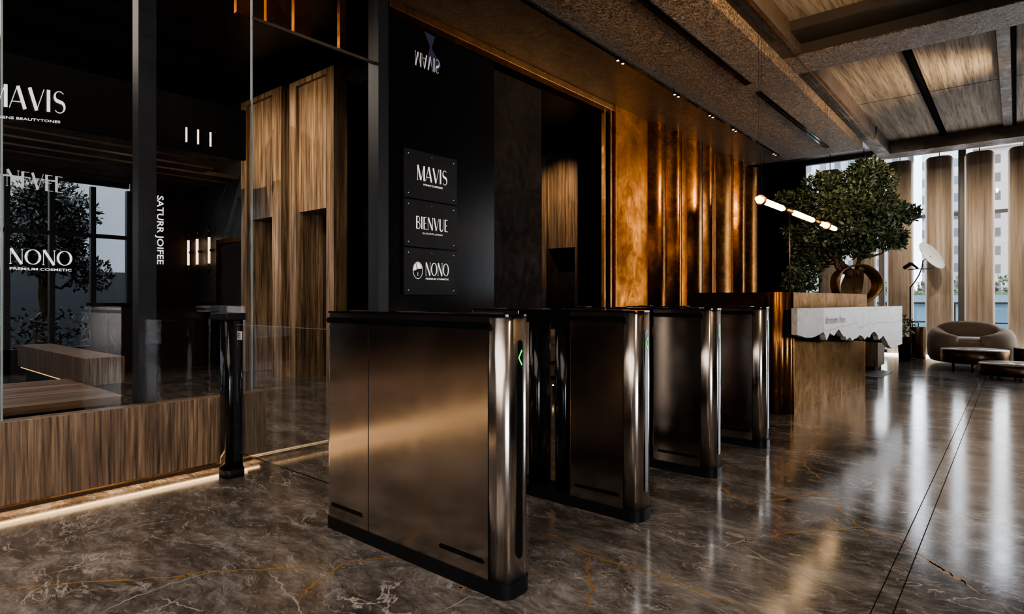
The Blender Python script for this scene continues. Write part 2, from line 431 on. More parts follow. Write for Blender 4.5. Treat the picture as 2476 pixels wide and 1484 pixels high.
# ------------------------------------------------------------------ floor
XW = -3.87
fl = MB(); fl.box(-12.5, 5.5, -4.5, 14.5, -.12, 0)
E_ = 1.08
def ribbon(pts, w0, mi, z=.0006, jit=.006, sub=6, taper=True):
    rnd = random.Random(int(abs(pts[0][0])*1000)+mi)
    P = []
    for i in range(len(pts)-1):
        a, b = Vector(pts[i]), Vector(pts[i+1])
        for k in range(sub): P.append(a.lerp(b, k/sub)+(Vector((rnd.gauss(0, jit), rnd.gauss(0, jit))) if k else Vector((0, 0))))
    P.append(Vector(pts[-1])); n = len(P)
    for i in range(n-1):
        a, b = P[i], P[i+1]; t = (b-a)
        if t.length < 1e-4: continue
        nn = Vector((-t.y, t.x)).normalized()
        def wd(j):
            q = j/(n-1); e = min(1, 6*q, 6*(1-q)) if taper else 1
            return w0*e*(.45+.9*((j*7919) % 13)/13)+.0006 if taper else w0
        wa, wb = wd(i), wd(i+1)
        fl.add([(a.x-nn.x*wa, a.y-nn.y*wa, z), (a.x+nn.x*wa, a.y+nn.y*wa, z), (b.x+nn.x*wb, b.y+nn.y*wb, z), (b.x-nn.x*wb, b.y-nn.y*wb, z)], [(0, 1, 2, 3)], mi)
F_ = 1451.; TH = math.atan2(1220, 1451)
def gp(u, v):   # surveyed floor point
    a = (u-1238)/F_; d = E_*F_/(v-724)
    return ((-math.sin(TH)+math.cos(TH)*a)*d, (math.cos(TH)+math.sin(TH)*a)*d)
GOLD = [
 ([(-60, 1432), (80, 1418), (300, 1402), (450, 1392), (500, 1380), (620, 1378), (720, 1371), (830, 1362)], .005),
 ([(720, 1458), (760, 1410), (830, 1362), (900, 1352), (980, 1344)], .005),
 ([(1280, 1280), (1340, 1295), (1425, 1340), (1500, 1365), (1600, 1394), (1700, 1432), (1850, 1490)], .006),
 ([(1425, 1340), (1422, 1375), (1430, 1415), (1415, 1480)], .005),
 ([(1715, 1155), (1760, 1190), (1810, 1218), (1880, 1208), (1960, 1196), (2020, 1186)], .008),
 ([(1820, 1305), (1880, 1292), (1960, 1284), (2080, 1274), (2180, 1310), (2260, 1365), (2330, 1405), (2420, 1470)], .006),
 ([(1990, 1180), (2040, 1240), (2080, 1274)], .004),
 ([(2005, 1050), (1985, 1070), (1940, 1100), (1945, 1125), (1975, 1150), (2000, 1168)], .007),
 ([(2240, 1350), (2290, 1385), (2340, 1415)], .014),
 ([(1260, 1392), (1310, 1386)], .006), ([(1100, 1425), (1130, 1418), (1160, 1410)], .006),
 ([(1555, 1165), (1590, 1160)], .006),
]
PALE = [
 ([(650, 1380), (680, 1420), (720, 1458), (735, 1490)], .005),
 ([(240, 1484), (330, 1440), (450, 1400), (530, 1378)], .005), ([(380, 1440), (430, 1462), (500, 1475)], .004),
 ([(100, 1390), (200, 1368), (300, 1355), (370, 1350)], .004), ([(40, 1470), (80, 1430), (120, 1405)], .004),
 ([(180, 1300), (260, 1285), (350, 1268), (440, 1255)], .004), ([(440, 1285), (455, 1262), (480, 1250)], .004),
 ([(690, 1225), (740, 1218), (785, 1222)], .006), ([(1740, 1325), (1800, 1305), (1820, 1305)], .005),
 ([(1780, 1310), (1860, 1355), (1960, 1400), (2100, 1450)], .004), ([(1560, 1250), (1640, 1240), (1740, 1235)], .004),
 ([(1050, 1484), (1120, 1450), (1190, 1440)], .004), ([(2000, 1080), (2080, 1070), (2150, 1060)], .006),
]
for p, w in GOLD: ribbon([gp(*q) for q in p], w*.8, 1)
for p, w in PALE: ribbon([gp(*q) for q in p], w*.6, 2, .0004)
for x in (-.385, -.325): ribbon([(x, -4), (x, 14)], .0018, 3, .0007, 0, 1, False)
o = struct('floor', fl, ['floor', 'gold_vein', 'pale_vein', 'joint'])

# ------------------------------------------------------------------ shell
# ceiling over the entrance hall
c = MB(); c.box(XW, -1.9, -4.5, 11.05, 3.5, 4.5)
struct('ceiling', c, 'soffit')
c = MB(); c.box(-1.9, -1.72, -4.5, 11.05, 3.63, 4.3)
struct('trim_1', c, 'beam')
c = MB(); c.box(-1.765, -1.755, -4.5, 11.05, 3.618, 3.63)
struct('trim_2', c, 'bronze_trim')
for i, (y0, y1) in enumerate(((-2, 6.2), (7.35, 11.0))):
    for k, x in enumerate((-1.86, -1.83)):
        c = MB(); c.box(x, x+.012, y0, y1, 3.622, 3.63); struct('trim_%d' % (3+2*i+k), c, 'gloss_black')
c = MB(); c.box(-1.72, 5.5, -4.5, 12.3, 3.84, 4.4)
for x in (-.93,):
    c.box(x-.045, x+.045, 7.0, 12.32, 3.832, 3.84, 1); c.box(x-.02, x+.02, -4.5, 12.4, 3.81, 3.832, 1)
c.box(-.16, -.05, -4.5, 12.29, 3.80, 3.84, 2); c.box(-.04, .0, -4.5, 12.4, 3.82, 3.84, 1)
for y in (9.67, 5.0, 2.2): c.box(-1.72, 5.5, y-.006, y+.006, 3.8385, 3.8405, 1)
struct('ceiling_wood', c, ['ceil_wood', 'matt_black', 'beam'])
c = MB(); c.box(-1.9, 5.5, 6.72, 7.27, 3.633, 3.96, 1); c.box(-1.9, 5.5, 6.722, 7.268, 3.622, 3.634, 0); struct('trim_7', c, ['soffit', 'dark_beam'])  # near-black sides, lighter underside: the beam's shading is put into the colours
c = MB(); c.box(-1.72, 5.5, 6.33, 6.72, 3.74, 3.96); struct('trim_8', c, 'dark_beam')
c = MB(); c.box(-1.9, 5.5, 12.3, 12.75, 3.63, 4.4); struct('trim_9', c, 'beam')
c = MB(); c.box(-1.9, -1.7, 11.05, 12.3, 3.63, 4.4); struct('trim_10', c, 'beam')
c = MB(); c.box(-4.6, 5.5, 11.05, 14.7, 4.15, 4.5); struct('ceiling_far', c, 'dark_beam')
# hall side: long tracks in the ceiling
def track(x, y0, y1, w):
    g = MB(); g.box(x-w, x+w, y0, y1, 3.478, 3.4995); g.box(x-w-.012, x-w, y0, y1, 3.488, 3.4995, 1)
    return g
tag(track(-3.03, 1.5, 10.5, .018).build('light_track', ['gloss_black', 'bronze_trim']), 'long black light track in the ceiling beside the bronze wall', 'light track')
for i, (y0, y1) in enumerate(((1.0, 6.85), (7.2, 10.5))):
    g = MB(); g.box(-2.335, -2.315, y0, y1, 3.485, 3.4995, 0); g.box(-2.285, -2.265, y0, y1, 3.485, 3.4995, 0); g.box(-2.315, -2.285, y0, y1, 3.49, 3.4995, 1)
    tag(g.build('air_slot', ['gloss_black', 'bronze_desk']), ('long double-line slot in the rough ceiling, nearer to the gates', 'short double-line slot in the rough ceiling, nearer to the tree')[i], 'ceiling slot')
# walls behind / beside
w = MB(); w.box(XW-.12, XW, 3.05, 4.335, 0, 3.5); struct('wall_sign', w, 'black_stone')
w = MB(); w.box(XW-.12, XW, 6.55, 11.4, 0, 4.5); struct('wall_bronze_backing', w, 'dark_wall')
w = MB(); w.box(-4.7, -4.6, 11.3, 14.6, 0, 4.5); w.box(-4.7, -3.99, 11.3, 11.4, 0, 4.5); struct('wall_far_left', w, 'dark_wall')
w = MB(); w.box(-4.6, -3.62, 14.4, 14.5, 0, 4.5); struct('wall_far', w, 'dark_wall')
w = MB(); w.box(-12.5, 5.5, -4.6, -4.5, 0, 4.5); struct('wall_back', w, 'brown_wall')
w = MB(); w.box(-12.5, XW-.12, -4.5, 14.5, 4.35, 4.5); struct('ceiling_lobby', w, 'dark_wall')
w = MB(); w.box(-11.15, -9.03, 4.45, 4.55, 0, 4.35); w.box(-9.02, -6.3, 5.0, 5.1, 0, 4.35); struct('wall_lobby', w, 'slate')
w = MB(); w.box(-12.5, -12.4, 4.6, 14.5, 0, 4.35); w.box(-12.5, XW, 14.4, 14.5, 0, 4.35)
struct('wall_lobby_end', w, 'dark_wall')
# right wall with tall windows (beyond the frame; it lights the hall and shows in the steel)
RW = [(-3.9, -3.1), (-2.6, -1.8), (-1.3, -.5)]
w = MB(); y = -4.5
for a, b in RW: w.box(5.4, 5.5, y, a, 0, 4.5); w.box(5.4, 5.5, a, b, 3.5, 4.5); y = b
w.box(5.4, 5.5, y, 14.5, 0, 4.5); struct('wall_right', w, 'brown_wall')
for i, (a, b) in enumerate(RW):
    g = MB(); g.box(5.44, 5.45, a, b, .01, 3.49); o = g.build('window_%d' % (i+20), 'glass_win'); o['kind'] = 'structure'

# end window wall (Y = 14.4)
posts = [(-3.62, .05), (-2.13, .05), (-.80, .06), (.95, .06), (2.6, .06), (4.2, .06)]
g = MB()
for x, hw in posts: g.box(x-hw, x+hw, 14.36, 14.48, 0, 4.15)
g.box(-3.62, 5.5, 14.37, 14.47, 2.70, 2.76); g.box(-3.62, 5.5, 14.37, 14.47, 0, .06); g.box(-3.62, 5.5, 14.37, 14.47, 4.05, 4.15)
fr = struct('window_1', g, 'frame')
for i in range(5):
    a, b = posts[i][0]+.05, posts[i+1][0]-.05
    g = MB(); g.box(a, b, 14.415, 14.425, .06, 2.7); g.box(a, b, 14.415, 14.425, 2.76, 4.05)
    o = g.build('pane', 'glass_win', fr)

# ------------------------------------------------------------------ fins
def fin_mesh():
    g = MB(); W = .45; D = .10; n = 12; zt = 3.78; r = .09
    prof = []
    for k in range(n+1):
        t = k/n; x = -W/2+W*t; y = -D*math.sin(PI*t)**.6
        prof.append((x, y))
    def ztop(x):
        e = W/2-abs(x)
        return zt-(r-math.sqrt(max(0, r*r-(r-e)**2)) if e < r else 0)
    rows = 2
    xs = [(-W/2+.006, 0)]+prof[1:-1]+[(W/2-.006, 0)]
    fv = []
    for x, y in xs: fv += [(x, y, .03), (x, y, ztop(x))]
    g.add(fv, [(2*i, 2*i+2, 2*i+3, 2*i+1) for i in range(len(xs)-1)], 0, True)
    bv = []
    for x, y in xs: bv += [(x, .05, .03), (x, .05, ztop(x))]
    g.add(bv, [(2*i, 2*i+1, 2*i+3, 2*i+2) for i in range(len(xs)-1)], 0, True)
    m = len(xs)
    tv = []
    for x, y in xs: tv += [(x, y, ztop(x)), (x, .05, ztop(x))]
    g.add(tv, [(2*i, 2*i+2, 2*i+3, 2*i+1) for i in range(m-1)])
    tv = [(x, y, .03) for x, y in xs]+[(x, .05, .03) for x, y in xs]
    g.add(tv, [(i, m+i, m+i+1, i+1) for i in range(m-1)])
    for s_ in (0, m-1):
        x, y = xs[s_]; g.add([(x, y, .03), (x, .05, .03), (x, .05, ztop(x)), (x, y, ztop(x))], [(0, 1, 2, 3)])
    return g
flabels = ['curved oak window fin mostly hidden behind the bonsai crown, beside the dark end wall',
 'curved oak window fin seen through the bronze ring planter', 'curved oak window fin right beside the bonsai crown, behind the marble slab end',
 'curved oak window fin behind the white disc floor lamp', 'curved oak window fin rising directly behind the armchair',
 'curved oak window fin at the right edge of the photo']
fxs = [-2.99, -2.37, -1.75, -1.12, -.52, .10]
fin0 = None
for i, x in enumerate(fxs):
    if fin0 is None:
        fin0 = thing('window_fin', flabels[0], 'wood fin', (x, 13.9, 0), 'curved oak fins in front of the end window')
        fin_mesh().build('blade', 'fin_wood', fin0, True)
        MB().tube([(0, .01, 3.77), (0, .01, 4.15)], .008, 6).build('rod', 'black_metal', fin0, True)
        MB().box(-.2, .2, -.03, .04, 0, .03).build('foot', 'black_metal', fin0, True)
    else: dup(fin0, (x, 13.9, 0), flabels[i])
g = MB(); g.box(-3.3, 3.5, 13.72, 13.79, 0.0, .035)
tag(g.build('floor_light_strip', 'led_white'), 'white light strip on the floor along the foot of the window fins', 'light strip')

# ------------------------------------------------------------------ knee wall + glass partition
kw = thing('knee_wall', 'low floating walnut wall with warm light under it, carrying the glass', 'low wall', (XW, 0, 0))
MB().box(XW-.11, XW, -4.4, 2.03, .05, .465, 0, .002).build('panel', 'walnut', kw)
MB().box(XW-.10, XW-.07, -4.4, 1.97, 0, .05).build('plinth', 'black_metal', kw)
MB().box(XW-.045, XW-.012, -4.4, 2.0, .044, .052).build('light_strip', 'led', kw)
MB().box(XW-.006, XW, -4.4, 2.0, .040, .05).build('edge_trim', 'bronze_trim', kw)
gy = [-4.4, -1.9, .66, 1.68, 1.955]
gw = thing('glass_partition', 'tall smoked glass partition standing on the low walnut wall', 'glass wall', (XW-.05, 0, .465))
for i in range(3):
    b_ = (gy[i+1] if i < 2 else 1.95)
    g = MB(); g.box(XW-.056, XW-.046, gy[i]+.003, b_-.003, .466, 3.5); g.build('pane', 'glass_wall', gw)
for y in (.66, 1.955):
    g = MB(); g.box(XW-.057, XW-.045, y-.0045, y+.0045, .466, 3.5); g.build('edge', 'glass_edge', gw)
g = MB(); g.box(XW-.06, XW-.04, 1.956, 3.03, 2.955, 2.975)
g.build('rail', 'beam', gw)
g = MB(); g.box(XW-.055, XW-.047, 1.96, 3.03, 2.976, 3.5); g.build('transom_pane', 'glass_dark', gw)
# bronze strips seen through the transom
for k, (y0, y1) in enumerate(((1.98, 2.08), (2.2, 2.36), (2.42, 2.56), (2.82, 2.88))):
    g = MB(); g.box(XW-.36, XW-.32, y0, y1, 3.1, 4.3)
    tag(g.build('hanging_bronze_strip', 'bronze_panel'), ('bronze strip hanging above the glass rail, nearest to the pane edge',
     'wide bronze strip hanging above the glass rail, second from the pane edge', 'wide bronze strip hanging above the glass rail, third from the pane edge',
     'narrow bronze strip hanging above the glass rail, beside the black sign wall')[k], 'bronze strip', 'bronze strips above the glass rail')
# posts
g = MB(); g.box(-4.20, -4.10, 1.335, 1.435, 0, 4.35)
tag(g.build('square_column', 'grey_post'), 'dark square column standing behind the glass beside the vertical sign', 'column')
g = MB(); g.box(-3.99, -3.86, 2.95, 3.05, 0, 3.5)
tag(g.build('door_post', 'grey_post'), 'slim grey metal post at the left end of the black sign wall', 'post')
# frame of the wide opening
df = thing('opening_frame', 'bronze and black frame around the wide opening beside the bronze wall', 'door frame', (XW, 5, 0))
MB().box(XW-.1, XW+.03, 3.05, 6.6, 3.43, 3.5, 0, .004).box(XW-.1, XW+.015, 3.05, 6.5, 3.38, 3.43, 1).build('head', ['bronze_trim', 'bronze_dark'], df)
MB().box(XW-.02, XW+.02, 6.33, 6.36, 0, 3.42).build('jamb', 'bronze_trim', df)
MB().box(XW-.12, XW+.0, 6.36, 6.44, 0, 3.42).build('jamb', 'matt_black', df)
MB().box(XW-.0, XW+.04, 6.44, 6.475, 0, 3.42).build('jamb', 'bronze_trim', df)
MB().box(XW-.12, XW+.015, 6.475, 6.54, 0, 3.45).build('jamb', 'bronze_dark', df)

# ------------------------------------------------------------------ bronze wall panels
ys = [6.56, 7.72, 8.22, 8.95, 9.38, 10.12, 10.75, 11.35]   # panel starts
xs = [-3.84, -3.83, -3.82, -3.81, -3.80, -3.79, -3.78]
wide = [.86, .28, .44, .24, .36, .40, .30]
olab = ['widest hammered bronze wall panel, beside the bronze door frame', 'narrow bronze wall panel, second from the door frame', 'bronze wall panel, third from the door frame',
 'narrow bronze wall panel, fourth from the door frame', 'bronze wall panel, fifth from the door frame', 'bronze wall panel, sixth from the door frame', 'last bronze wall panel, beside the dark end wall']
for i in range(7):
    y0, y1, x0, wd = ys[i], ys[i+1], xs[i], wide[i]
    t = thing('bronze_wall_panel', olab[i], 'wall panel', (x0, y0, 0), 'folded bronze panels of the hall wall')
    n = 8; pts = [(x0+.02*math.sin(PI*k/n), y0+.01+wd*k/n) for k in range(n+1)]
    ye = y0+.01+wd; rest = y1-ye-.03
    m_ = 8
    bow = [(x0+.13*(math.sin(PI/2*k/m_)), ye+rest*(k/m_)) for k in range(m_+1)]
    def sheet(P, z0=0, z1=3.5):
        g = MB(); vs = []
        for x, y in P: vs += [(x, y, z0), (x, y, z1)]
        g.add(vs, [(2*k, 2*k+2, 2*k+3, 2*k+1) for k in range(len(P)-1)], 0, True); return g
    sheet(pts).build('face', 'bronze_panel', t)
    sheet(bow).build('fold', 'bronze_dark', t)  # darker bronze puts the shade of the turned face into the colour
    MB().box(XW+.0, x0+.135, y1-.03, y1-.018, 0, 3.5).build('edge', 'black_metal', t)
    MB().box(x0-.01, x0+.02, y0-.012, y0+.012, 0, 3.5, 0).build('bead', 'bronze_trim', t)

# ------------------------------------------------------------------ sign wall
def sign(name, label, z0, z1, fn):
    t = thing(name, label, 'sign', (XW, 3.5, z0), 'lit company signs stacked on the black wall')
    MB().box(XW+.001, XW+.022, 3.2, 3.81, z0, z1, 0, .002).build('board', 'sign_panel', t)
    for y in (3.245, 3.765):
        for z in (z0+.04, z1-.04):
            g = MB(); g.tube([(XW+.021, y, z), (XW+.026, y, z)], .004, 8); g.build('stud', 'letter_mid', t)
    for z in ((z0+.04, z1-.04) if name == 'x' else (z1-.035,)):
        g = MB(); g.tube([(XW+.021, 3.505, z), (XW+.025, 3.505, z)], .003, 8); g.build('stud', 'letter_mid', t)
    g = MB(); fn(g); g.build('lettering', 'letter', t); return t
U = (0, 1, 0); V = (0, 0, 1); SX = XW+.024
def cent(txt, h, sx, y0, y1, z, g):
    w = word(MB(), txt, (0, 0, 0), U, V, 1, 1); s = (y1-y0)/w/h
    word(g, txt, (SX, y0, z), U, V, h, s)
def f1(g): cent('MAVIS', .125, 1, 3.335, 3.685, 2.085, g); small(g, 'PONNY DUENDER', (SX, 3.405, 2.045), U, V, .016, .225, .01)
def f2(g): cent('BIENVUE', .105, 1, 3.325, 3.695, 1.675, g); small(g, 'EUGOPLORIN', (SX, 3.395, 1.635), U, V, .013, .23)
def f3(g):
    cent('NONO', .11, 1, 3.43, 3.705, 1.285, g); small(g, 'PREMIUM COSMETIC', (SX, 3.43, 1.25), U, V, .014, .27, .01)
    cy, cz = 3.345, 1.325
    P = arc(cy, cz, .052, .07, 0, 360, 32)
    for p in stroke(P, .004): g.add([(SX+.002, a, b) for a, b in p], [(0, 1, 2, 3)])
    up = arc(cy, cz+.002, .046, .062, 12, 100, 12)+[(cy, cz+.02)]
    g.add([(SX+.002, a, b) for a, b in arc(cy, cz, .046, .063, 15, 112, 12)+[(cy-.004, cz+.012)]], [tuple(range(14))])
    g.add([(SX+.002, a, b) for a, b in arc(cy, cz, .046, .063, 120, 185, 10)+[(cy-.012, cz+.008)]], [tuple(range(12))])
    for p in stroke([(cy, cz-.015), (cy, cz-.045)], .004): g.add([(SX+.002, a, b) for a, b in p], [(0, 1, 2, 3)])
sign('company_sign', 'black sign plate reading MAVIS, topmost of the three on the wall', 1.925, 2.332, f1)
sign('company_sign', 'black sign plate reading BIENVUE, middle of the three on the wall', 1.521, 1.915, f2)
sign('company_sign', 'black sign plate reading NONO with an oval emblem, lowest of the three', 1.119, 1.511, f3)
t = thing('sign_reflection', 'upside-down MAVIS reflection with a violet ribbon, built as shapes high on the black wall', 'sign', (XW, 3.5, 3.05))  # a sign reflection, modelled as glowing letters and a ribbon sheet
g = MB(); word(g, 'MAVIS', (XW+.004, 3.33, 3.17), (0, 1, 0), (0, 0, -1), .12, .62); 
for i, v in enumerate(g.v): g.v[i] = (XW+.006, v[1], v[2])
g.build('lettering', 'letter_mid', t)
g = MB(); g.add([(XW+.003, y, z) for y, z in ((3.43, 3.37), (3.56, 3.36), (3.52, 3.25), (3.63, 3.13), (3.58, 3.05), (3.47, 3.12), (3.5, 3.26))], [(0, 1, 2, 6), (6, 2, 3, 5), (3, 4, 5)]); g.build('ribbon', 'purple', t)

# left glass lettering
GX = XW-.04
def gsign(label, fn, mat='letter', loc=(GX, 1, 1.5)):
    g = MB(); fn(g); o = g.build('glass_lettering', mat, loc=loc); tag(o, label, 'lettering')
def wfit(g, txt, y0, y1, z, h, tilt=0):
    w = word(MB(), txt, (0, 0, 0), U, V, 1, 1); word(g, txt, (GX, y0, z), (0, 1, tilt), V, h, (y1-y0)/w/h)
def g1(g): wfit(g, 'MAVIS', .60, .925, 2.045, .115, .1); small(g, 'HUGENS BEAUTYTONES', (GX, .60, 1.985), (0, 1, .12), V, .013, .30, .01)
def g2(g): wfit(g, 'NONO', .688, .955, 1.262, .078); small(g, 'PREMIUM COSMETIC', (GX, .688, 1.232), U, V, .013, .262, .012)
def g3(g): wfit(g, 'NEVEE', .675, .915, 1.655, .085, -.02)
def g4(g): small(g, 'SATURR JOIFEE', (GX, 1.372, 1.70), (0, 0, -1), (0, 1, 0), .036, .41, .012)
gsign('lit white MAVIS lettering on the smoked glass at the top left', g1)
gsign('lit white NONO premium cosmetic lettering on the smoked glass', g2)
gsign('faint grey NEVEE lettering on the smoked glass above NONO', g3, 'letter_mid')
gsign('white vertical SATURR JOIFEE lettering beside the dark square column', g4)

# ------------------------------------------------------------------ gates
def gate_body(x0, x1, full):
    pass
GW0, GW1 = 0, .152          # local y
def make_gate(full, label):
    t = thing('turnstile_gate', label, 'turnstile', (-1.39, 1.62, 0), 'steel turnstile gates in a row')
    XL = -1.13
    P = rrect(XL, 0, 0, GW1, .03, .055)
    Pp = rrect(XL-.002, .004, -.004, GW1+.004, .03, .055)
    MB().prism(Pp, 0, .055).build('plinth', 'black_metal', t, True)
    # cap
    MB().prism(rrect(XL-.002, .002, -.002, GW1+.002, .03, .055), 1.018, 1.026, 0).build('top_cap', 'gloss_black', t, True)
    def side_slots(near, far, slots, strip):
        for y, s_ in ((near, -1), (far, 1)):
            if strip:
                g = MB(); g.plate(capsule(strip[0], strip[1], .983, .013), 'y', y, y+.0025*s_); g.build('handrail_strip', 'gloss_black', t, True)
            for a, b in slots:
                g = MB(); g.plate(capsule(a, b, .117, .0085), 'y', y, y+.0025*s_); g.build('foot_slot', 'gloss_black', t, True)
    if full:
        g = MB(); g.prism(rrect(XL, -.085, 0, GW1, .03, .002), .055, 1.018); g.build('cabinet', 'steel', t, True)
        for x in (-.80,):
            g = MB(); g.box(x-.0012, x+.0012, -.0012, .001, .055, .965); g.build('seam', 'black_metal', t, True)
        side_slots(0, GW1, ((-1.085, -.84), (-.345, -.105)), (XL+.006, -.07))
    else:
        g = MB(); g.prism(rrect(-.40, -.085, 0, GW1, .004, .002), .055, 1.018); g.build('cabinet', 'steel', t, True)
        g = MB(); g.prism(rrect(XL, -.75, 0, GW1, .03, .004), .055, 1.018); g.build('rear_cabinet', 'steel', t, True)
        g = MB(); g.box(-.76, -.395, .004, GW1-.004, .955, 1.018); g.build('bridge', 'gloss_black', t, True)
        for x in (-.475, -.655):
            g = MB(); g.prism(rrect(x-.045, x+.045, .008, GW1-.008, .04, .04), .055, .96, 0, True); g.build('barrier_post', 'gloss_black', t, True)
        side_slots(0, GW1, ((-.37, -.105),), (-.75, -.07))
    # front column with rounded nose
    A = P
    nose = [(x, y) for x, y in P if x >= -.0851]
    pts = [(-.084, GW1)]; 
    nose = rrect(-.084, 0, 0, GW1, .002, .055, 10)
    g = MB(); g.prism(nose, .055, 1.018, 0, True); g.build('front_column', 'steel_shiny', t, True)
    g = MB(); g.box(-.0862, -.0838, -.0014, .001, .055, 1.018); g.build('seam', 'black_metal', t, True)
    d = MB().plate(vcapsule(.076, .135, .932, .0145), 'x', -.001, .0028).build('display_slot', 'gloss_black', t, True)
    g = MB(); c0, zc = .076, .868
    for p in stroke([(c0+.009, zc+.027), (c0-.009, zc), (c0+.009, zc-.027)], .0058): g.add([(.0042, a, b) for a, b in p], [(0, 1, 2, 3)])
    g.build('arrow', 'green', d, True)
    for x in ((-.95, -.60, -.16) if full else (-.98, -.66, -.16)):
        g = MB(); g.box(x-.05, x+.05, .035, .115, 1.026, 1.030, 0, .001); g.build('card_reader', 'grey_post', t, True)
    return t
make_gate(True, 'nearest steel turnstile gate, with fully closed side panels')
gB = make_gate(False, 'second steel turnstile gate from the front, open between two black posts')
gB.location = (-1.39, 2.60, 0)
dup(gB, (-1.39, 3.54, 0), 'third steel turnstile gate from the front')
dup(gB, (-1.39, 4.48, 0), 'farthest steel turnstile gate, beside the reception desk')

# barrier post and glass leaf on the left
t = thing('barrier_stand', 'black barrier post standing in front of the low walnut wall', 'post', (-3.67, 1.7, 0))
MB().prism(rrect(-3.74, -3.625, 1.655, 1.765, .03, .03), .03, .985, 0, True).build('column', 'gloss_black', t)
MB().prism(rrect(-3.745, -3.62, 1.65, 1.77, .03, .03), 0, .05, 0, True).build('foot', 'black_metal', t)
MB().box(-3.85, -3.62, 1.65, 1.77, .955, .998, 0, .006).build('head', 'black_metal', t)
MB().box(-3.628, -3.612, 1.69, 1.73, .1, .95).build('clamp', 'black_metal', t)
lf = MB().box(-3.611, -2.54, 1.705, 1.715, .16, .93).build('glass_gate_leaf', 'glass_leaf', loc=(-3.1, 1.71, .16))
tag(lf, 'clear glass gate leaf between the black post and the nearest turnstile', 'glass panel')
MB().box(-3.611, -2.54, 1.706, 1.714, .929, .931).build('edge', 'glass_edge', lf)
MB().box(-3.611, -2.54, 1.706, 1.714, .158, .161).build('edge', 'black_metal', lf)
st = MB().box(-3.585, -3.535, 1.698, 1.7035, .84, .89, 0).build('sticker', 'table_top', lf)
g = MB()
for z in (.85, .862, .876): g.box(-3.575, -3.548, 1.6965, 1.698, z, z+.004)
g.box(-3.577, -3.571, 1.6965, 1.698, .85, .88); g.build('emblem', 'grey_post', st)

# ------------------------------------------------------------------ lobby: portals
def portal(name, label, x0, x1, y, jl, jr, ztop, zh, depth, rjd=0.0):
    t = thing(name, label, 'doorway', ((x0+x1)/2, y, 0), 'tall walnut elevator portals in the dark lobby')
    MB().box(x0, x0+jl, y, y+depth, 0, ztop).build('jamb', 'portal_wood', t)
    MB().box(x1-jr, x1, y+rjd, y+depth*.4, 0, ztop).build('jamb', 'portal_wood', t)
    MB().box(x0+jl, x1-jr-.035, y+.05, y+depth, zh, ztop-.07).build('header', 'portal_wood', t)
    MB().box(x0+jl, x1-jr, y, y+depth, ztop-.07, ztop).build('cornice', 'portal_wood', t)
    MB().box(x0+jl, x1-jr, y+depth-.05, y+depth, .01, zh).build('door', 'slate', t)
    MB().box((x0+jl+x1-jr)/2-.004, (x0+jl+x1-jr)/2+.004, y+depth-.056, y+depth-.05, .01, zh).build('door_seam', 'gloss_black', t)
    MB().box(x1-jr-.035, x1-jr, y+.1, y+depth, 0, ztop-.07).build('shadow_gap', 'gloss_black', t)
    return t
portal('elevator_portal', 'tall walnut elevator portal seen through the glass edge, farther left', -9.02, -7.84, 4.33, .17, .25, 4.06, 2.27, .55)
portal('elevator_portal', 'tall walnut elevator portal just left of the black wall', -7.73, -6.66, 4.39, .16, .17, 4.07, 2.28, .5)
portal('elevator_portal', 'walnut elevator portal seen through the wide opening beside the bronze wall', -7.48, -6.60, 9.85, .12, .06, 4.0, 2.12, .5)
for k, (x0, x1, y) in enumerate(((-7.83, -7.74, 4.5), (-6.85, -6.55, 4.30))):
    g = MB(); g.box(x0, x1, y, y+.05, 0.002, .012)
    if k == 0: tag(g.build('floor_uplight', 'led_soft'), 'warm floor light glowing between the two walnut portals', 'light')
# stone wall seen through the opening
w = MB(); w.box(-4.3, -4.0, 4.345, 5.26, 0, 4.3)
o = w.build('stone_pier', 'dark_stone', loc=(-4.15, 4.8, 0)); tag(o, 'dark mottled stone pier inside the wide opening beside the sign wall', 'pier')
w = MB(); w.box(-12.4, XW-.12, 10.85, 10.95, 0, 4.35); struct('wall_inner_back', w, 'dark_wall')
# steps bench glimpsed between the gates
t = thing('stepped_bench', 'stepped walnut bench with warm light under each tread, glimpsed between gates', 'bench', (-4.25, 5.6, 0))
for k, (z, y0) in enumerate(((.14, 5.32), (.35, 5.42), (.56, 5.52))):
    MB().box(-4.7, -3.92, y0, 6.2, z, z+.10, 0, .004).build('tread', 'walnut_top', t)
    MB().box(-4.7, -3.92, y0+.03, y0+.06, z-.012, z).build('light_strip', 'led_soft', t)
    MB().box(-4.7, -3.92, y0+.038, 5.3, z-.16 if k else 0, z).build('riser', 'walnut', t)
g = MB().box(-4.35, -4.1, 5.6, 5.8, .66, .73, 0, .005); tag(g.build('wooden_box', 'portal_wood'), 'small wooden box on the top tread of the stepped bench', 'box')

# cafe side
cs = thing('slatted_ceiling', 'dark slatted lower ceiling hanging over the cafe behind the glass', 'ceiling', (-9.4, 1, 3.0))
for k in range(7):
    x = -7.95-.45*k
    MB().box(x-.34, x, -4.4, 3.85 if x > -9.3 else 4.44, 2.95, 3.01).build('slat', 'brown_ceiling' if 'brown_ceiling' in M else 'beam', cs)
MB().box(-7.93, -7.88, -4.4, 3.85, 2.94, 3.6).build('fascia', 'matt_black', cs)
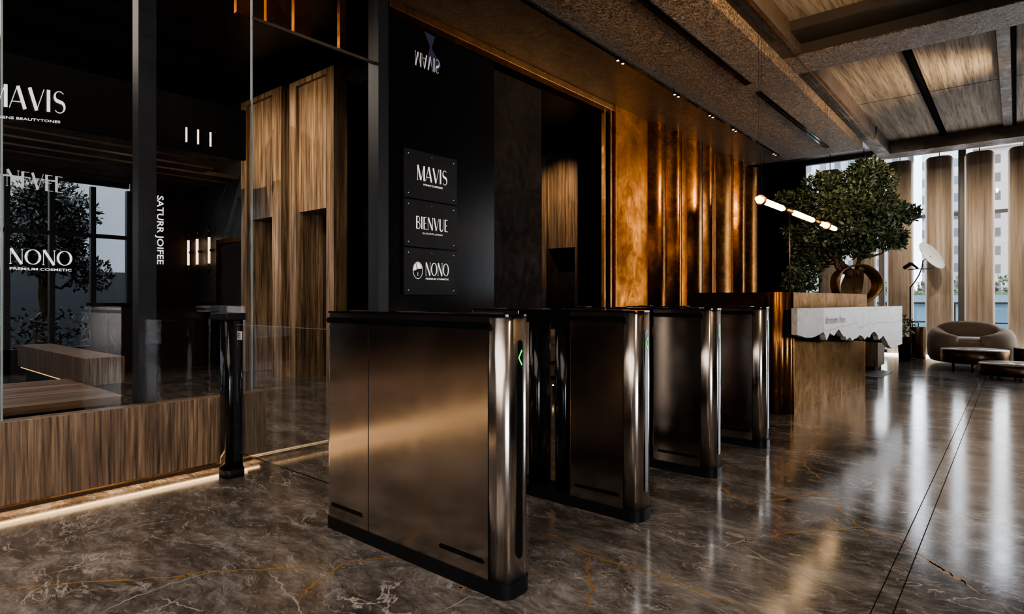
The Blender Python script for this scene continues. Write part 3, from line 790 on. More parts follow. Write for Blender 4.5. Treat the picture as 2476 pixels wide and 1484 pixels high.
# left far window wall, standing in for a window reflection in the glass
g = MB(); X = -11.2
for y in (-3.0, -1.5, 0.0, 1.0, 1.94, 2.47, 3.0, 3.5): g.box(X-.05, X+.05, y-.035, y+.035, .0, 2.86)
g.box(X-.04, X+.04, -3, 3.5, 2.06, 2.12); g.box(X-.05, X+.05, -3, 3.5, 2.9, 3.0); g.box(X-.05, X+.05, -3, 3.5, 0, .35)
wf = struct('window_2', g, 'frame')
MB().box(X-.005, X+.005, -3, 3.5, .35, 2.9).build('pane', 'glass_win', wf)
w = MB(); w.box(X-.05, X+.05, -4.5, 4.55, 3.0, 4.35); w.box(X-.05, X+.05, -4.5, -3, 0, 3.0); w.box(X-.05, X+.05, 3.535, 4.55, 0, 3.0); struct('wall_left', w, 'brown_wall')
# dark slate wall details: sconces, door
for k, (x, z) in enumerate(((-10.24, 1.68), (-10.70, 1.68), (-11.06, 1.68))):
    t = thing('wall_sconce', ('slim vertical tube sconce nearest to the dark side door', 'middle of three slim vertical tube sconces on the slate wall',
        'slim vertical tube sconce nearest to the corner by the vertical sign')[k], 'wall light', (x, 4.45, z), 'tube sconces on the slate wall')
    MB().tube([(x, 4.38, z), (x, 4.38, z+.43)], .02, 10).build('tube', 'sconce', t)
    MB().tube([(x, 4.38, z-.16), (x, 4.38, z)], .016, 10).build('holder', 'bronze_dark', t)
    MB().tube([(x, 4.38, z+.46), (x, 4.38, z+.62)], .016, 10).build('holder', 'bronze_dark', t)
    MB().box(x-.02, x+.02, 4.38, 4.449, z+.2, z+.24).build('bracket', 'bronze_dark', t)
for k, y in enumerate((3.09, 3.23, 3.38)):  # glowing tubes stand in for sconce reflections in the fascia
    tag(MB().tube([(-7.862, y, 3.03), (-7.862, y, 3.21)], .011, 8).box(-7.878, -7.862, y-.006, y+.006, 3.11, 3.13).build('sconce_reflection', 'sconce', loc=(-7.862, y, 3.03)), ('glowing tube standing in for a sconce reflection on the cafe fascia, nearest to the column', 'middle glowing tube standing in for a sconce reflection on the cafe fascia', 'glowing tube standing in for a sconce reflection on the cafe fascia, nearest to the portals')[k], 'wall light', 'built sconce reflections on the cafe fascia')
dd = thing('side_door', 'dark bronze framed door in the slate wall beside the sconces', 'door', (-9.5, 4.45, 0))
MB().box(-9.98, -9.91, 4.38, 4.449, 0, 1.98).box(-9.98, -9.03, 4.38, 4.449, 1.98, 2.05).build('door_frame', 'bronze_dark', dd)
MB().box(-9.91, -9.03, 4.42, 4.449, 0, 1.98).build('door_leaf', 'brown_wall', dd)
# platform behind the glass
pl = thing('wooden_platform', 'low walnut platform with a dark edge behind the smoked glass', 'platform', (-6, -1, 0))
MB().box(-6.9, -5.36, -4.3, 1.64, .27, .33, 0, .003).build('top', 'walnut_top', pl)
MB().box(-6.88, -5.38, -4.3, 1.62, 0, .27).build('base', 'black_metal', pl)
b2 = thing('low_walnut_bench', 'long low walnut bench with a light line along the back of the platform', 'bench', (-7.8, 1.8, 0))
MB().box(-9.1, -6.5, 1.68, 2.0, .29, .54).build('body', 'walnut', b2); MB().box(-9.05, -6.55, 1.7, 1.73, .27, .29).build('light_strip', 'led_dim', b2)
MB().box(-9.05, -6.55, 1.75, 1.98, 0, .29).build('plinth', 'black_metal', b2)
# cafe counter
ct = thing('cafe_counter', 'dark cafe counter standing behind the glass beside the column', 'counter', (-10.5, 3.2, 0))
MB().box(-10.9, -10.2, 2.9, 4.3, 0, .98).build('body', 'brown_wall', ct); MB().box(-10.95, -10.15, 2.85, 4.35, .98, 1.03).build('worktop', 'dark_stone', ct)

# ------------------------------------------------------------------ foliage
def leaves(g, centre, rad, n, size, rnd, mi=0, shell=.45):
    for _ in range(n):
        while True:
            d = Vector((rnd.uniform(-1, 1), rnd.uniform(-1, 1), rnd.uniform(-1, 1)))
            if d.length < 1 and d.length > .05: break
        d = d.normalized()*(shell+(1-shell)*rnd.random()**.5) if rnd.random() < .75 else d
        p = Vector(centre)+Vector((d.x*rad[0], d.y*rad[1], d.z*rad[2]))
        # a small spray of 4 narrow leaves
        ax = Vector((rnd.gauss(0, 1), rnd.gauss(0, 1), rnd.gauss(.3, .7)))+d*1.2; ax.normalize()
        s = ax.orthogonal().normalized(); s.rotate(Matrix.Rotation(rnd.uniform(0, 6.28), 3, ax)); q = ax.cross(s)
        for k in range(4):
            sz = size*rnd.uniform(.6, 1.25); dirv = (ax+(s if k % 2 else -s)*(.4+.35*(k//2))).normalized(); wv = (q*.22+s*.08)*sz
            b = p+ax*sz*.3*(k//2); e = b+dirv*sz; mdl = (b+e)/2
            g.add([b, mdl+wv, e, mdl-wv], [(0, 1, 2, 3)], mi)
def branch(g, p0, p1, r0, r1, rnd, n=7, wob=.06):
    P = []; a, b = Vector(p0), Vector(p1)
    for k in range(n+1):
        t = k/n; P.append(a.lerp(b, t)+Vector([rnd.gauss(0, wob)*math.sin(PI*t) for _ in range(3)]))
    g.tube(P, [r0+(r1-r0)*k/n for k in range(n+1)], 7); return P
def ray_pt(u, v, d):
    a = (u-1238)/F_
    return ((-math.sin(TH)+math.cos(TH)*a)*d, (math.cos(TH)+math.sin(TH)*a)*d, E_+(724-v)/F_*d)
# bonsai in ring planter
rnd = random.Random(3)
rc = Vector(ray_pt(2068, 690, 8.0)); rcx, rcy = rc.x, rc.y
bs = thing('bonsai_tree', 'large dark green bonsai tree growing out of the bronze ring planter', 'tree', (rcx, rcy, 1.5))
g = MB(); base = Vector(ray_pt(2055, 668, 8.0))
clusters = [ # u, v, d, ru(px), rv(px)
 (2095, 412, 8.0, 42, 30), (2060, 450, 7.9, 50, 36), (1990, 450, 8.05, 46, 34), (2125, 450, 8.1, 40, 34), (2030, 500, 7.8, 60, 42), (2100, 505, 7.75, 62, 46), (2150, 520, 8.0, 46, 36),
 (2180, 515, 8.1, 26, 20), (2060, 560, 7.8, 60, 36), (2120, 570, 7.9, 44, 30), (1960, 500, 8.2, 40, 28), (1925, 480, 8.3, 32, 18), (1985, 550, 8.1, 50, 34), (2000, 600, 8.1, 44, 24), (2070, 605, 7.9, 34, 22),
 (1945, 600, 8.3, 34, 26), (1940, 570, 8.3, 36, 26), (2165, 570, 8.0, 22, 18), (1950, 650, 8.3, 34, 26), (1925, 680, 8.35, 36, 24), (2178, 592, 8.0, 10, 10), (2135, 425, 8.1, 22, 18), (1975, 625, 8.2, 26, 22)]
pts = {}
fork = Vector(ray_pt(2035, 632, 8.0)); fork2 = Vector(ray_pt(2078, 628, 8.0)); bse2 = Vector(ray_pt(2075, 668, 8.0))
branch(g, base, fork, .055, .035, rnd, 6, .02); branch(g, base, Vector(ray_pt(2000, 610, 8.05)), .045, .02, rnd, 6, .02)
branch(g, bse2, fork2, .03, .026, rnd, 5, .015)
for (u, v, d, ru, rv) in clusters:
    c_ = Vector(ray_pt(u, v, d)); src = fork if u < 2050 else fork2
    branch(g, src, c_, .018, .006, rnd, 6, .04)
g.build('trunk', 'bark', bs)
g = MB()
for _ in range(46):
    (u, v, d, ru, rv) = clusters[rnd.randrange(len(clusters))]; a_ = rnd.uniform(0, 6.28)
    leaves(g, ray_pt(u+math.cos(a_)*ru*1.12, v+math.sin(a_)*rv*1.12, d+rnd.uniform(-.1, .1)), (.07, .07, .045), 26, .055, rnd, 0, .1)
for (u, v, d, ru, rv) in clusters:
    c_ = ray_pt(u, v, d); k = d/F_
    leaves(g, c_, (ru*k*.92, ru*k*.8, rv*k*.88), int(ru*rv*.21), .066, rnd, 0, .35)
g.build('foliage', 'leaf', bs)

# ring planter
rp = thing('ring_planter', 'bronze ring-shaped planter holding the bonsai on the desk', 'planter', (rcx, rcy, 1.0))
g = MB(); n = 48; hw = .10
ax = Vector((math.cos(TH), math.sin(TH), 0)); dp = Vector((-math.sin(TH), math.cos(TH), 0)); rz = 1.285
def ringp(t, rx, rzz, off, tw): 
    c_ = Vector((rcx, rcy, rz)); return c_+ax*(rx*math.cos(t))+Vector((0, 0, 1))*(rzz*math.sin(t))+dp*off
for lay, (rx, rzz) in enumerate(((.305, .262), (.285, .242))):
    vs = []
    for k in range(n):
        t_ = 2*PI*k/n; w_ = .075+.055*abs(math.sin(t_/2+.6))
        rr = rx*(1+.04*math.cos(3*t_)); vs += [ringp(t_, rr, rzz, -w_, 0), ringp(t_, rr*.93, rzz*.93, w_, 0)]
    g.add(vs, [(2*k, 2*((k+1) % n), 2*((k+1) % n)+1, 2*k+1) for k in range(n)], 0, True)
    if lay == 0: v0 = list(vs)
for s_ in (0, 1):
    g.add(v0+vs, [(2*k+s_, 2*((k+1) % n)+s_, 2*n+2*((k+1) % n)+s_, 2*n+2*k+s_) for k in range(n)], 0, True)
g.build('ring', 'bronze_gold', rp)
g = MB(); c_ = Vector((rcx, rcy, 0))
vs = []
m_ = 14
for k in range(m_+1):
    t_ = k/m_; z = 1.03+.45*t_; w_ = .10+.05*math.sin(PI*t_); o_ = .05*math.sin(PI*t_*1.2)
    for s_ in (-1, 1):
        p = c_+ax*(-.02+s_*w_+.03*(t_-.5))+dp*(o_); p.z = z; vs.append(p)
g.add(vs, [(2*k, 2*k+1, 2*k+3, 2*k+2) for k in range(m_)], 0, True); g.build('inner_leaf', 'bronze_gold', rp)

# ------------------------------------------------------------------ reception desk
dk = thing('reception_desk', 'bronze reception desk with a fluted corner column and marble slab front', 'desk', (-1.8, 6.1, 0))
# front body (angled face)
MB().prism([(-2.35, 6.12), (-1.64, 6.12), (-1.475, 8.72), (-2.2, 8.72)], 0, .985).build('body', 'bronze_desk', dk)
MB().prism([(-2.40, 6.02), (-1.605, 6.02), (-1.455, 8.74), (-2.2, 8.74)], .985, 1.148).build('ledge', 'bronze_desk', dk)
g = MB(); g.prism([(-2.63, 5.98), (-1.85, 5.98), (-1.85, 6.2), (-2.63, 6.2)], 0, 1.15); g.build('side_wing', 'bronze_dark', dk)
# fluted corner
fl_ = []
for k in range(25):
    t_ = R(-180+270*k/24*.72); rr = .125+.008*math.cos(k*PI*.5)
    fl_.append((-1.745+rr*math.cos(t_), 6.06+rr*.9*math.sin(t_)))
P = []
for k in range(37):
    t_ = R(180+200*k/36); rr = .122+.010*abs(math.sin(k*PI/6)); P.append((-1.742+rr*math.cos(t_), 6.06+rr*math.sin(t_)))
P += [(-1.64, 6.2), (-1.86, 6.2)]
MB().prism(P, 0, 1.151, 0, True).build('fluted_column', 'bronze_trim', dk)
MB().box(-2.1, -1.45, 8.72, 9.6, .93, .99).build('rear_top', 'bronze_desk', dk)
P = [(-1.55+.05*math.cos(2*PI*k/20)+.006*math.cos(k*PI), 8.85+.09*math.sin(2*PI*k/20)) for k in range(20)]
MB().prism(P, 0, .93, 0, True).build('leg', 'bronze_trim', dk)
MB().box(-2.1, -1.9, 9.2, 9.5, 0, .93).build('leg', 'bronze_dark', dk)
# marble slab with jagged underside
A0 = Vector((-1.53, 5.86)); A1 = Vector((-1.42, 6.36)); A2 = Vector((-1.085, 8.81))
def slab_piece(Pa, Pb, jag, name, par, ztop=1.0):
    """jag: list of (t, z) along the lower edge"""
    g = MB(); d = (Pb-Pa).normalized(); nrm = Vector((d.y, -d.x)); th = .055
    top = [(0, ztop), (1, ztop)]; low = jag
    fr_, bk = [], []
    ps = [(t, z) for t, z in low]
    n = len(ps)
    for t, z in ps:
        p = Pa.lerp(Pb, t); 
        fr_ += [(p.x, p.y, z), (p.x, p.y, ztop)]; q = p-nrm*th; bk += [(q.x, q.y, z), (q.x, q.y, ztop)]
    g.add(fr_, [(2*k, 2*k+2, 2*k+3, 2*k+1) for k in range(n-1)]); g.add(bk, [(2*k, 2*k+1, 2*k+3, 2*k+2) for k in range(n-1)])
    vs = fr_+bk; o_ = 2*n
    g.add(vs, [(2*k, o_+2*k, o_+2*k+2, 2*k+2) for k in range(n-1)]+[(2*k+1, 2*k+3, o_+2*k+3, o_+2*k+1) for k in range(n-1)])
    g.add(vs, [(0, 1, o_+1, o_), (2*n-2, o_+2*n-2, o_+2*n-1, 2*n-1)])
    return g.build(name, 'white_marble', par)
s1 = slab_piece(A0, A1, [(0, .757), (.1, .748), (.3, .727), (.5, .722), (.65, .728), (.8, .745), (1, .77)], 'marble_slab_end', dk)
J = [(0, .76), (.012, .735), (.02, .70), (.027, .684), (.045, .72), (.058, .752), (.08, .735), (.105, .722), (.125, .75), (.153, .785), (.17, .76), (.19, .725), (.208, .70), (.225, .705), (.24, .665), (.254, .674), (.28, .69),
 (.306, .648), (.33, .665), (.36, .67), (.397, .70), (.43, .68), (.459, .644), (.492, .676), (.51, .66), (.524, .662), (.545, .70), (.578, .722), (.60, .71), (.633, .665), (.647, .62), (.68, .64), (.711, .662), (.735, .625), (.762, .585), (.78, .55), (.80, .52), (.845, .495), (.90, .51), (.931, .521), (1.0, .529)]
s2 = slab_piece(A1, A2, J, 'marble_slab', dk)
# dark rock backing visible in the notches of the slab
g = MB(); d = (A2-A1).normalized(); nv = Vector((d.y, -d.x))
def bk(p, off): q = p-nv*off; return (q.x, q.y)
low = [(0, .685), (.04, .66), (.1, .672), (.17, .655), (.25, .64), (.33, .625), (.42, .632), (.5, .62), (.58, .63), (.66, .60), (.76, .57), (.86, .56), (.86, .98), (0, .98)]
vs = []
for off in (.07, .2):
    for t_, z in low:
        x, y = bk(A1.lerp(A2, t_), off); vs.append((x, y, z))
n = len(low); g.add(vs, [tuple(range(n)), tuple(range(n, 2*n))[::-1]]+[(i, (i+1) % n, n+(i+1) % n, n+i) for i in range(n)])
g.build('rock_backing', 'dark_rock', dk)
g = MB()
for off in (.07,):
    pass
g.prism([(A0.x-.12, A0.y+.03), (A0.x-.06, A0.y+.03), (A1.x-.07, A1.y), (A1.x-.2, A1.y)], .735, .985); g.build('rock_backing', 'dark_rock', dk)
# engraved text and ridge line on the slab
eo = A1+nv*.0015; U3 = (d.x, d.y, 0)
g = MB()
p = eo+d*(A2-A1).length*.012
small(g, 'dream Inn', (p.x, p.y, .845), U3, (0, 0, 1), .075, .52, .0); g.build('engraved_name', 'engrave', s2)
g = MB(); VE = [(0.0, .775), (.153, .801), (.288, .822), (.354, .839), (.384, .773), (.459, .789), (.511, .818), (.544, .822), (.571, .797), (.647, .823), (.732, .813), (.868, .807), (.99, .824)]
for (ta, za), (tb, zb) in zip(VE, VE[1:]):
    a, b = eo+(A2-A1)*ta, eo+(A2-A1)*tb
    g.add([(a.x, a.y, za-.0018), (b.x, b.y, zb-.0018), (b.x, b.y, zb+.0018), (a.x, a.y, za+.0018)], [(0, 1, 2, 3)])
g.build('ridge_line', 'engrave', s2)
# things beyond the desk
lb = thing('low_walnut_cabinet', 'low walnut cabinet on a dark plinth beyond the end of the reception desk', 'cabinet', (-1.75, 11.0, 0))
MB().box(-2.2, -1.62, 10.6, 11.2, .05, .52, 0, .004).build('body', 'walnut', lb); MB().box(-2.15, -1.66, 10.63, 11.17, 0, .05).build('plinth', 'black_metal', lb)
mt = MB().box(-2.2, -1.42, 9.62, 10.58, .001, .005); tag(mt.build('dark_mat', 'dark_beam'), 'long dark mat on the floor beyond the reception desk', 'mat')

# linear pendant
pdx = -1.75
pd = thing('linear_pendant', 'glowing linear tube light hanging over the reception desk', 'pendant lamp', (pdx, 7, 1.97))
def seg(a, b, r, mat, name, nseg=14):
    g = MB(); cr = r*.5
    g.tube([(pdx, a, 1.97), (pdx, a+.03, 1.97), (pdx, a+.08, 1.97), (pdx, b-.08, 1.97), (pdx, b-.03, 1.97), (pdx, b, 1.97)], [r*.3, r*.7, r, r, r*.7, r*.3], nseg); return g.build(name, mat, pd)
seg(5.41, 6.25, .028, 'tube', 'glow_tube'); seg(6.24, 6.53, .029, 'bronze_trim', 'connector'); seg(6.52, 7.38, .028, 'tube', 'glow_tube')
seg(7.37, 7.67, .029, 'bronze_trim', 'connector'); seg(7.66, 8.47, .028, 'tube', 'glow_tube')
for y in (5.52, 7.95):
    MB().torus((pdx, y, 1.97), (0, 1, 0), .042, .008).torus((pdx, y+.025, 1.97), (0, 1, 0), .042, .008).build('collar', 'bronze_trim', pd)
    g = MB()
    zt = 3.8 if pdx > -1.76 else 3.5
    for dx in (-.012, .012): g.tube([(pdx+dx, y, 2.0), (pdx+dx, y, 3.63)], .0016, 6)
    g.build('cable', 'black_metal', pd)
rd = thing('bronze_rod', 'thin bronze rod rising from the desk to the glowing tube light', 'rod', (pdx, 6.42, 1.15))
MB().tube([(pdx, 6.42, 1.148), (pdx, 6.42, 1.94)], .007, 8).build('rod', 'bronze_trim', rd); MB().tube([(pdx, 6.42, 1.148), (pdx, 6.42, 1.156)], .03, 16).build('foot', 'bronze_trim', rd)
# track spots in the ceiling
for i, (u, v) in enumerate(((1487, 147), (1625, 228), (1712, 278), (1768, 312), (1868, 370))):
    a = (u-1238)/F_; dd_ = (3.48-E_)*F_/(724-v); y = (math.cos(TH)+math.sin(TH)*a)*dd_
    t = thing('track_spot', 'small twin spotlight on the ceiling light track, '+['first', 'second', 'third', 'fourth', 'fifth and farthest'][i]+' along it', 'spotlight', (-3.03, y, 3.46), 'twin spotlights on the ceiling track')
    for dy in (-.05, .05):
        MB().tube([(-3.03, y+dy, 3.478), (-3.03, y+dy, 3.452)], .022, 12).build('housing', 'bronze_desk', t)
        MB().tube([(-3.03, y+dy, 3.4515), (-3.03, y+dy, 3.449)], .013, 12).build('bulb', 'bulb', t)

# armchair
def soft(g, c, r, mi=0, e=2.6, seg=28, rings=14, rot=0, cut=None):
    vs = []
    def sp(w, m): return math.copysign(abs(w)**m, w)
    ca, sa = math.cos(rot), math.sin(rot)
    for i in range(rings+1):
        ph = -PI/2+PI*i/rings
        for k in range(seg):
            th = 2*PI*k/seg
            x = r[0]*sp(math.cos(ph), 2/e)*sp(math.cos(th), 2/e); y = r[1]*sp(math.cos(ph), 2/e)*sp(math.sin(th), 2/e); z = r[2]*sp(math.sin(ph), 2/e)
            vs.append((c[0]+x*ca-y*sa, c[1]+x*sa+y*ca, c[2]+z))
    g.add(vs, [(i*seg+k, i*seg+(k+1) % seg, (i+1)*seg+(k+1) % seg, (i+1)*seg+k) for i in range(rings) for k in range(seg)], mi, True); return g
ac = thing('armchair', 'plump taupe fabric armchair with a rounded back before the window fins', 'armchair', (-.62, 12.75, 0))
cx, cy = -.60, 12.75
def hoop(g, a0, a1, rx, ry, th, h0, h1, n=26, m=12):
    """thick curved shell (arms / back) with a rounded section"""
    vs = []
    for i in range(n+1):
        t_ = i/n; a = R(a0+(a1-a0)*t_); h = h0+(h1-h0)*math.sin(PI*t_)**.9
        e_ = min(1, 6*min(t_, 1-t_)+.45)
        for k in range(m):
            b = 2*PI*k/m; rr = math.copysign(abs(math.cos(b))**.7, math.cos(b))*th*e_; zz = (math.copysign(abs(math.sin(b))**.7, math.sin(b))+1)/2*h
            vs.append((cx+(rx+rr)*math.cos(a), cy+(ry+rr)*math.sin(a), .02+zz))
    g.add(vs, [(i*m+k, i*m+(k+1) % m, (i+1)*m+(k+1) % m, (i+1)*m+k) for i in range(n) for k in range(m)]+[tuple(range(m))[::-1], tuple(range(n*m, n*m+m))], 0, True)
g = MB(); hoop(g, -70, 250, .46, .36, .15, .46, .62); g.build('shell', 'fabric', ac)
g = MB(); soft(g, (cx, cy-.02, .24), (.40, .36, .20), e=3.2); g.build('seat', 'fabric', ac)
g = MB(); soft(g, (cx+.02, cy-.02, .425), (.30, .27, .035), e=3); g.build('seat_pad', 'white_shade', ac)
g = MB(); soft(g, (cx-.04, cy+.13, .50), (.47, .15, .215), e=2.6, rot=-.10); g.build('back_cushion', 'cushion_dark', ac)
# drum tables
def drum(label, u, v, d, rx, z0, z1, grp='round drum tables beside the armchair'):
    p = ray_pt(u, v, d); t = thing('drum_table', label, 'coffee table', (p[0], p[1], 0), grp)
    x, y = p[0], p[1]
    g = MB(); g.lathe([(rx*.97, z0), (rx, z0+.01), (rx, z1-.012), (rx*.985, z1-.008)], x, y, 56); g.lathe([(0, z0), (rx*.97, z0)], x, y, 56); g.build('drum', 'table_side', t)
    g = MB(); g.lathe([(rx*.985, z1-.012), (rx*.985, z1), (0, z1+.001)], x, y, 56); g.build('top', 'table_top', t)
    g = MB()
    for k in range(3):
        a = 2*PI*k/3+.5; MB().tube([(x+rx*.75*math.cos(a), y+rx*.75*math.sin(a), 0), (x+rx*.75*math.cos(a), y+rx*.75*math.sin(a), z0+.005)], .022, 10).build('leg', 'bronze_trim', t)
drum('round bronze drum coffee table directly in front of the armchair', 2356, 850, 9.35, .43, .10, .31)
drum('lowest bronze drum table, nearest to the camera', 2458, 890, 8.35, .43, .03, .19)
drum('tall bronze drum table cut off by the right edge of the photo', 2499, 850, 9.35, .24, .08, .32)
# floor lamp with disc shade
lp = ray_pt(2201, 865, 11.1); lx, ly = lp[0], lp[1]; lz = lambda v, d=11.1: E_+(724-v)/F_*d
fl2 = thing('floor_lamp', 'slim black floor lamp with a tilted white disc shade', 'floor lamp', (lx, ly, 0))
dl = 10.85; lx, ly, _ = ray_pt(2201, 865, dl)
g = MB(); g.tube([(lx, ly, .015), (lx, ly, lz(695, dl))], .013, 8); g.build('pole', 'black_metal', fl2)
g = MB(); g.tube([(lx, ly, .0), (lx, ly, .015)], .12, 24); g.build('base', 'black_metal', fl2)
P = [ray_pt(u, v, dl) for u, v in ((2201, 695), (2212, 681), (2222, 665), (2229, 648), (2232, 630))]
g = MB(); g.tube(P, .011, 8); g.build('arm', 'black_metal', fl2)
g = MB(); g.tube([ray_pt(u, v, dl) for u, v in ((2196, 652), (2215, 650), (2240, 650), (2255, 648))], .008, 8); g.build('crossbar', 'black_metal', fl2)
g = MB(); g.tube([ray_pt(u, v, dl) for u, v in ((2186, 648), (2203, 637))], .035, 4); g.tube([ray_pt(u, v, dl) for u, v in ((2203, 636), (2219, 649))], .022, 4); g.build('head', 'dark_rock', fl2)
cD = Vector(ray_pt(2254, 617, dl)); axn = Vector((math.sin(TH)*.75+.25, -math.cos(TH)*.75-.1, .0)).normalized()
axu = Vector((math.cos(TH), math.sin(TH), 0)); upv = Vector((0, 0, 1))
nD = (-Vector((-math.sin(TH), math.cos(TH), 0))*.78+axu*.38+upv*.5).normalized(); e1 = (axu*.76-upv*.65); e1 = (e1-nD*e1.dot(nD)).normalized(); e2 = nD.cross(e1)
g = MB(); vs = []; n = 40
for rr, off in ((0, -.035), (.5, -.028), (.85, -.012), (1, 0), (1, -.008), (.85, -.022), (.5, -.04), (0, -.047)):
    for k in range(n):
        a = 2*PI*k/n; vs.append(cD+e1*(.29*rr*math.cos(a))+e2*(.27*rr*math.sin(a))+nD*off)
g.add(vs, [(i*n+k, i*n+(k+1) % n, (i+1)*n+(k+1) % n, (i+1)*n+k) for i in range(7) for k in range(n)], 0, True); g.build('shade', 'white_shade', fl2)
g = MB(); g.tube([ray_pt(2232, 630, dl), cD-nD*.03], .009, 8); g.build('shade_stem', 'bronze_trim', fl2)
# dark cylinder planter with handle
px_, py_, _ = ray_pt(2219, 865, 11.15)
cp = thing('cylinder_bin', 'tall dark bronze cylinder bin beside the floor lamp', 'bin', (px_, py_, 0))
g = MB(); g.lathe([(0, .0), (.12, 0), (.125, .02), (.125, .56), (.118, .57), (.112, .55), (.112, .1)], px_, py_, 32); g.build('body', 'table_side', cp)
g = MB(); g.tube([(px_-.08, py_, .55), (px_-.08, py_, .64), (px_-.07, py_, .66), (px_+.0, py_, .66), (px_+.01, py_, .64), (px_+.01, py_, .55)], .008, 8); g.build('handle', 'black_metal', cp)
# small plant
qx, qy, qz = ray_pt(2186, 790, 10.6)
sp_ = thing('small_plant', 'small green plant in a tall pot just beyond the marble slab end', 'plant', (qx, qy, 0))
MB().lathe([(0, 0), (.08, 0), (.10, .42), (.09, .42), (.08, .36), (0, .36)], qx, qy, 24).build('pot', 'dark_rock', sp_)
g = MB(); leaves(g, (qx, qy, .6), (.13, .13, .18), 90, .06, rnd, 0, .1); g.tube([(qx, qy, .3), (qx, qy, .6)], .01, 6); g.build('foliage', 'leaf_hedge', sp_)

# ------------------------------------------------------------------ outside, beyond the end window
w = MB(); w.box(-30, 25, 14.6, 60, -.4, -.05); o = struct('ground_outside', w, 'terrace')
def bld(x0, x1, y0, y1, h, mat, label, z0=-.05):
    t = tag(MB().build('x', mat) if False else (MB().box(x0, x1, y0, y1, z0, h).box(x0-.15, x1+.15, y0-.15, y1+.15, h, h+.2).build('building', mat, loc=((x0+x1)/2, (y0+y1)/2, z0))), label, 'building')
    return t
bld(-9.5, -5.8, 30, 36, 16, 'bld1', 'pale grey tower far outside behind the bonsai crown')
bld(-5.2, -3.4, 27, 31, 8.2, 'bld2', 'grey mid-rise block outside seen between the fins left of the floor lamp')
bld(-2.9, -1.2, 29, 34, 12, 'bld1', 'pale tall block outside seen behind the disc floor lamp')
bld(-1.0, .5, 26, 30, 6.2, 'bld3', 'warm grey low block outside seen above the armchair')
bld(.8, 3.4, 31, 36, 10, 'bld2', 'grey block outside seen at the right edge of the photo')
bld(-6.8, 5, 20.6, 20.75, 1.0, 'blue', 'long low blue-grey wall outside behind the terrace railing')
hd = MB()
for k in range(60): leaves(hd, (-6.5+k*.2, 21.6, 1.3+.12*math.sin(k*1.7)), (.3, .25, .35), 40, .12, rnd, 0, .1)
hd.box(-6.5, 5.3, 21.45, 21.75, -.05, 1.3)
o = hd.build('hedge', 'leaf_hedge', loc=(0, 21.3, 0)); tag(o, 'green clipped hedge outside beyond the window', 'hedge')
g = thing('terrace_railing', 'metal terrace railing outside the end window', 'railing', (0, 16.8, 0))
MB().box(-5, 5.5, 16.78, 16.82, .98, 1.02).box(-5, 5.5, 16.78, 16.82, .55, .58).build('rail', 'frame', g)
for k in range(9):
    x = -5+k*1.31; MB().box(x-.02, x+.02, 16.78, 16.82, -.05, .98).build('post', 'frame', g)
# outside left: dusk trees, built in place of a reflection in the glass
w = MB(); w.box(-40, -11.4, -14, 20, -.4, -.02); struct('ground_left', w, 'dusk_wall')
def outtree(label, x, y, h, r, seed):
    rn = random.Random(seed); t = thing('reflected_tree', label, 'tree', (x, y, 0), 'dark trees built as a glass reflection')
    g = MB(); branch(g, (x, y, -.02), (x, y, h*.6), .12, .06, rn, 6, .05)
    cl = []
    for k in range(16):
        a = rn.uniform(0, 6.28); q = rn.random(); z = h*(.45+.55*q); rr = r*(1-.75*max(0, q-.3)/.7)*rn.uniform(.2, .9)
        cl.append((x+rr*math.cos(a), y+rr*math.sin(a), z)); branch(g, (x, y, h*.4), cl[-1], .04, .01, rn, 5, .08)
    g.build('trunk', 'bark', t); g = MB()
    for c_ in cl: leaves(g, c_, (r*.36, r*.36, h*.11), 330, .09, rn, 0, .2)
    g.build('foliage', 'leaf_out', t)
tag(MB().box(-18, -17, -6, 9, -.02, 1.75).box(-17.9, -17.1, 1, 4.4, 1.75, 2.1).build('building', 'dusk_wall', loc=(-17.5, 1.5, 0)), 'long dark backdrop block added to darken the lower sky in the cafe window', 'building')  # added block, covers the bright lower sky behind the trees
outtree('large dark tree built as a glass reflection, behind the NONO lettering', -14.2, 3.0, 3.1, 1.15, 1)
outtree('smaller dark tree built as a glass reflection in the cafe window, close to its right frame', -14.5, 5.4, 2.5, .6, 2)
outtree('dark tree built as a glass reflection, at the left edge of the photo', -14.5, 1.6, 2.2, .8, 5)
w = MB()
for k in range(30): leaves(w, (-13.2, -3+k*.28, .45), (.3, .3, .5), 60, .08, rnd, 0, .1)
o = w.build('hedge', 'leaf_out', loc=(-13.2, 1, 0)); tag(o, 'dark hedge built as part of the glass reflection', 'hedge')

# ------------------------------------------------------------------ lights
def area(name, loc, rot, sx, sy, e, c=(1, 1, 1), spread=180):
    l = bpy.data.lights.new(name, 'AREA'); l.shape = 'RECTANGLE'; l.size = sx; l.size_y = sy; l.energy = e; l.color = c; l.spread = R(spread)
    o = bpy.data.objects.new(name, l); COL.objects.link(o); o.location = loc; o.rotation_euler = rot; return o
def spot(name, loc, tgt, e, c=(1, .72, .45), ang=50, blend=.7, r=.03):
    l = bpy.data.lights.new(name, 'SPOT'); l.energy = e; l.color = c; l.spot_size = R(ang); l.spot_blend = blend; l.shadow_soft_size = r
    o = bpy.data.objects.new(name, l); COL.objects.link(o); o.location = loc
    o.rotation_euler = (Vector(tgt)-Vector(loc)).to_track_quat('-Z', 'Y').to_euler(); return o
WARM = (1, .74, .48)
# daylight through the end window and the right-hand windows
area('window_daylight', (.9, 14.3, 2.1), (R(90), 0, R(180)), 8.5, 3.8, 320, (.93, .96, 1))
for i, (a, b) in enumerate(RW): area('side_daylight', (5.38, (a+b)/2, 1.9), (0, R(90), 0), 3.4, b-a, 110, (.95, .96, 1))
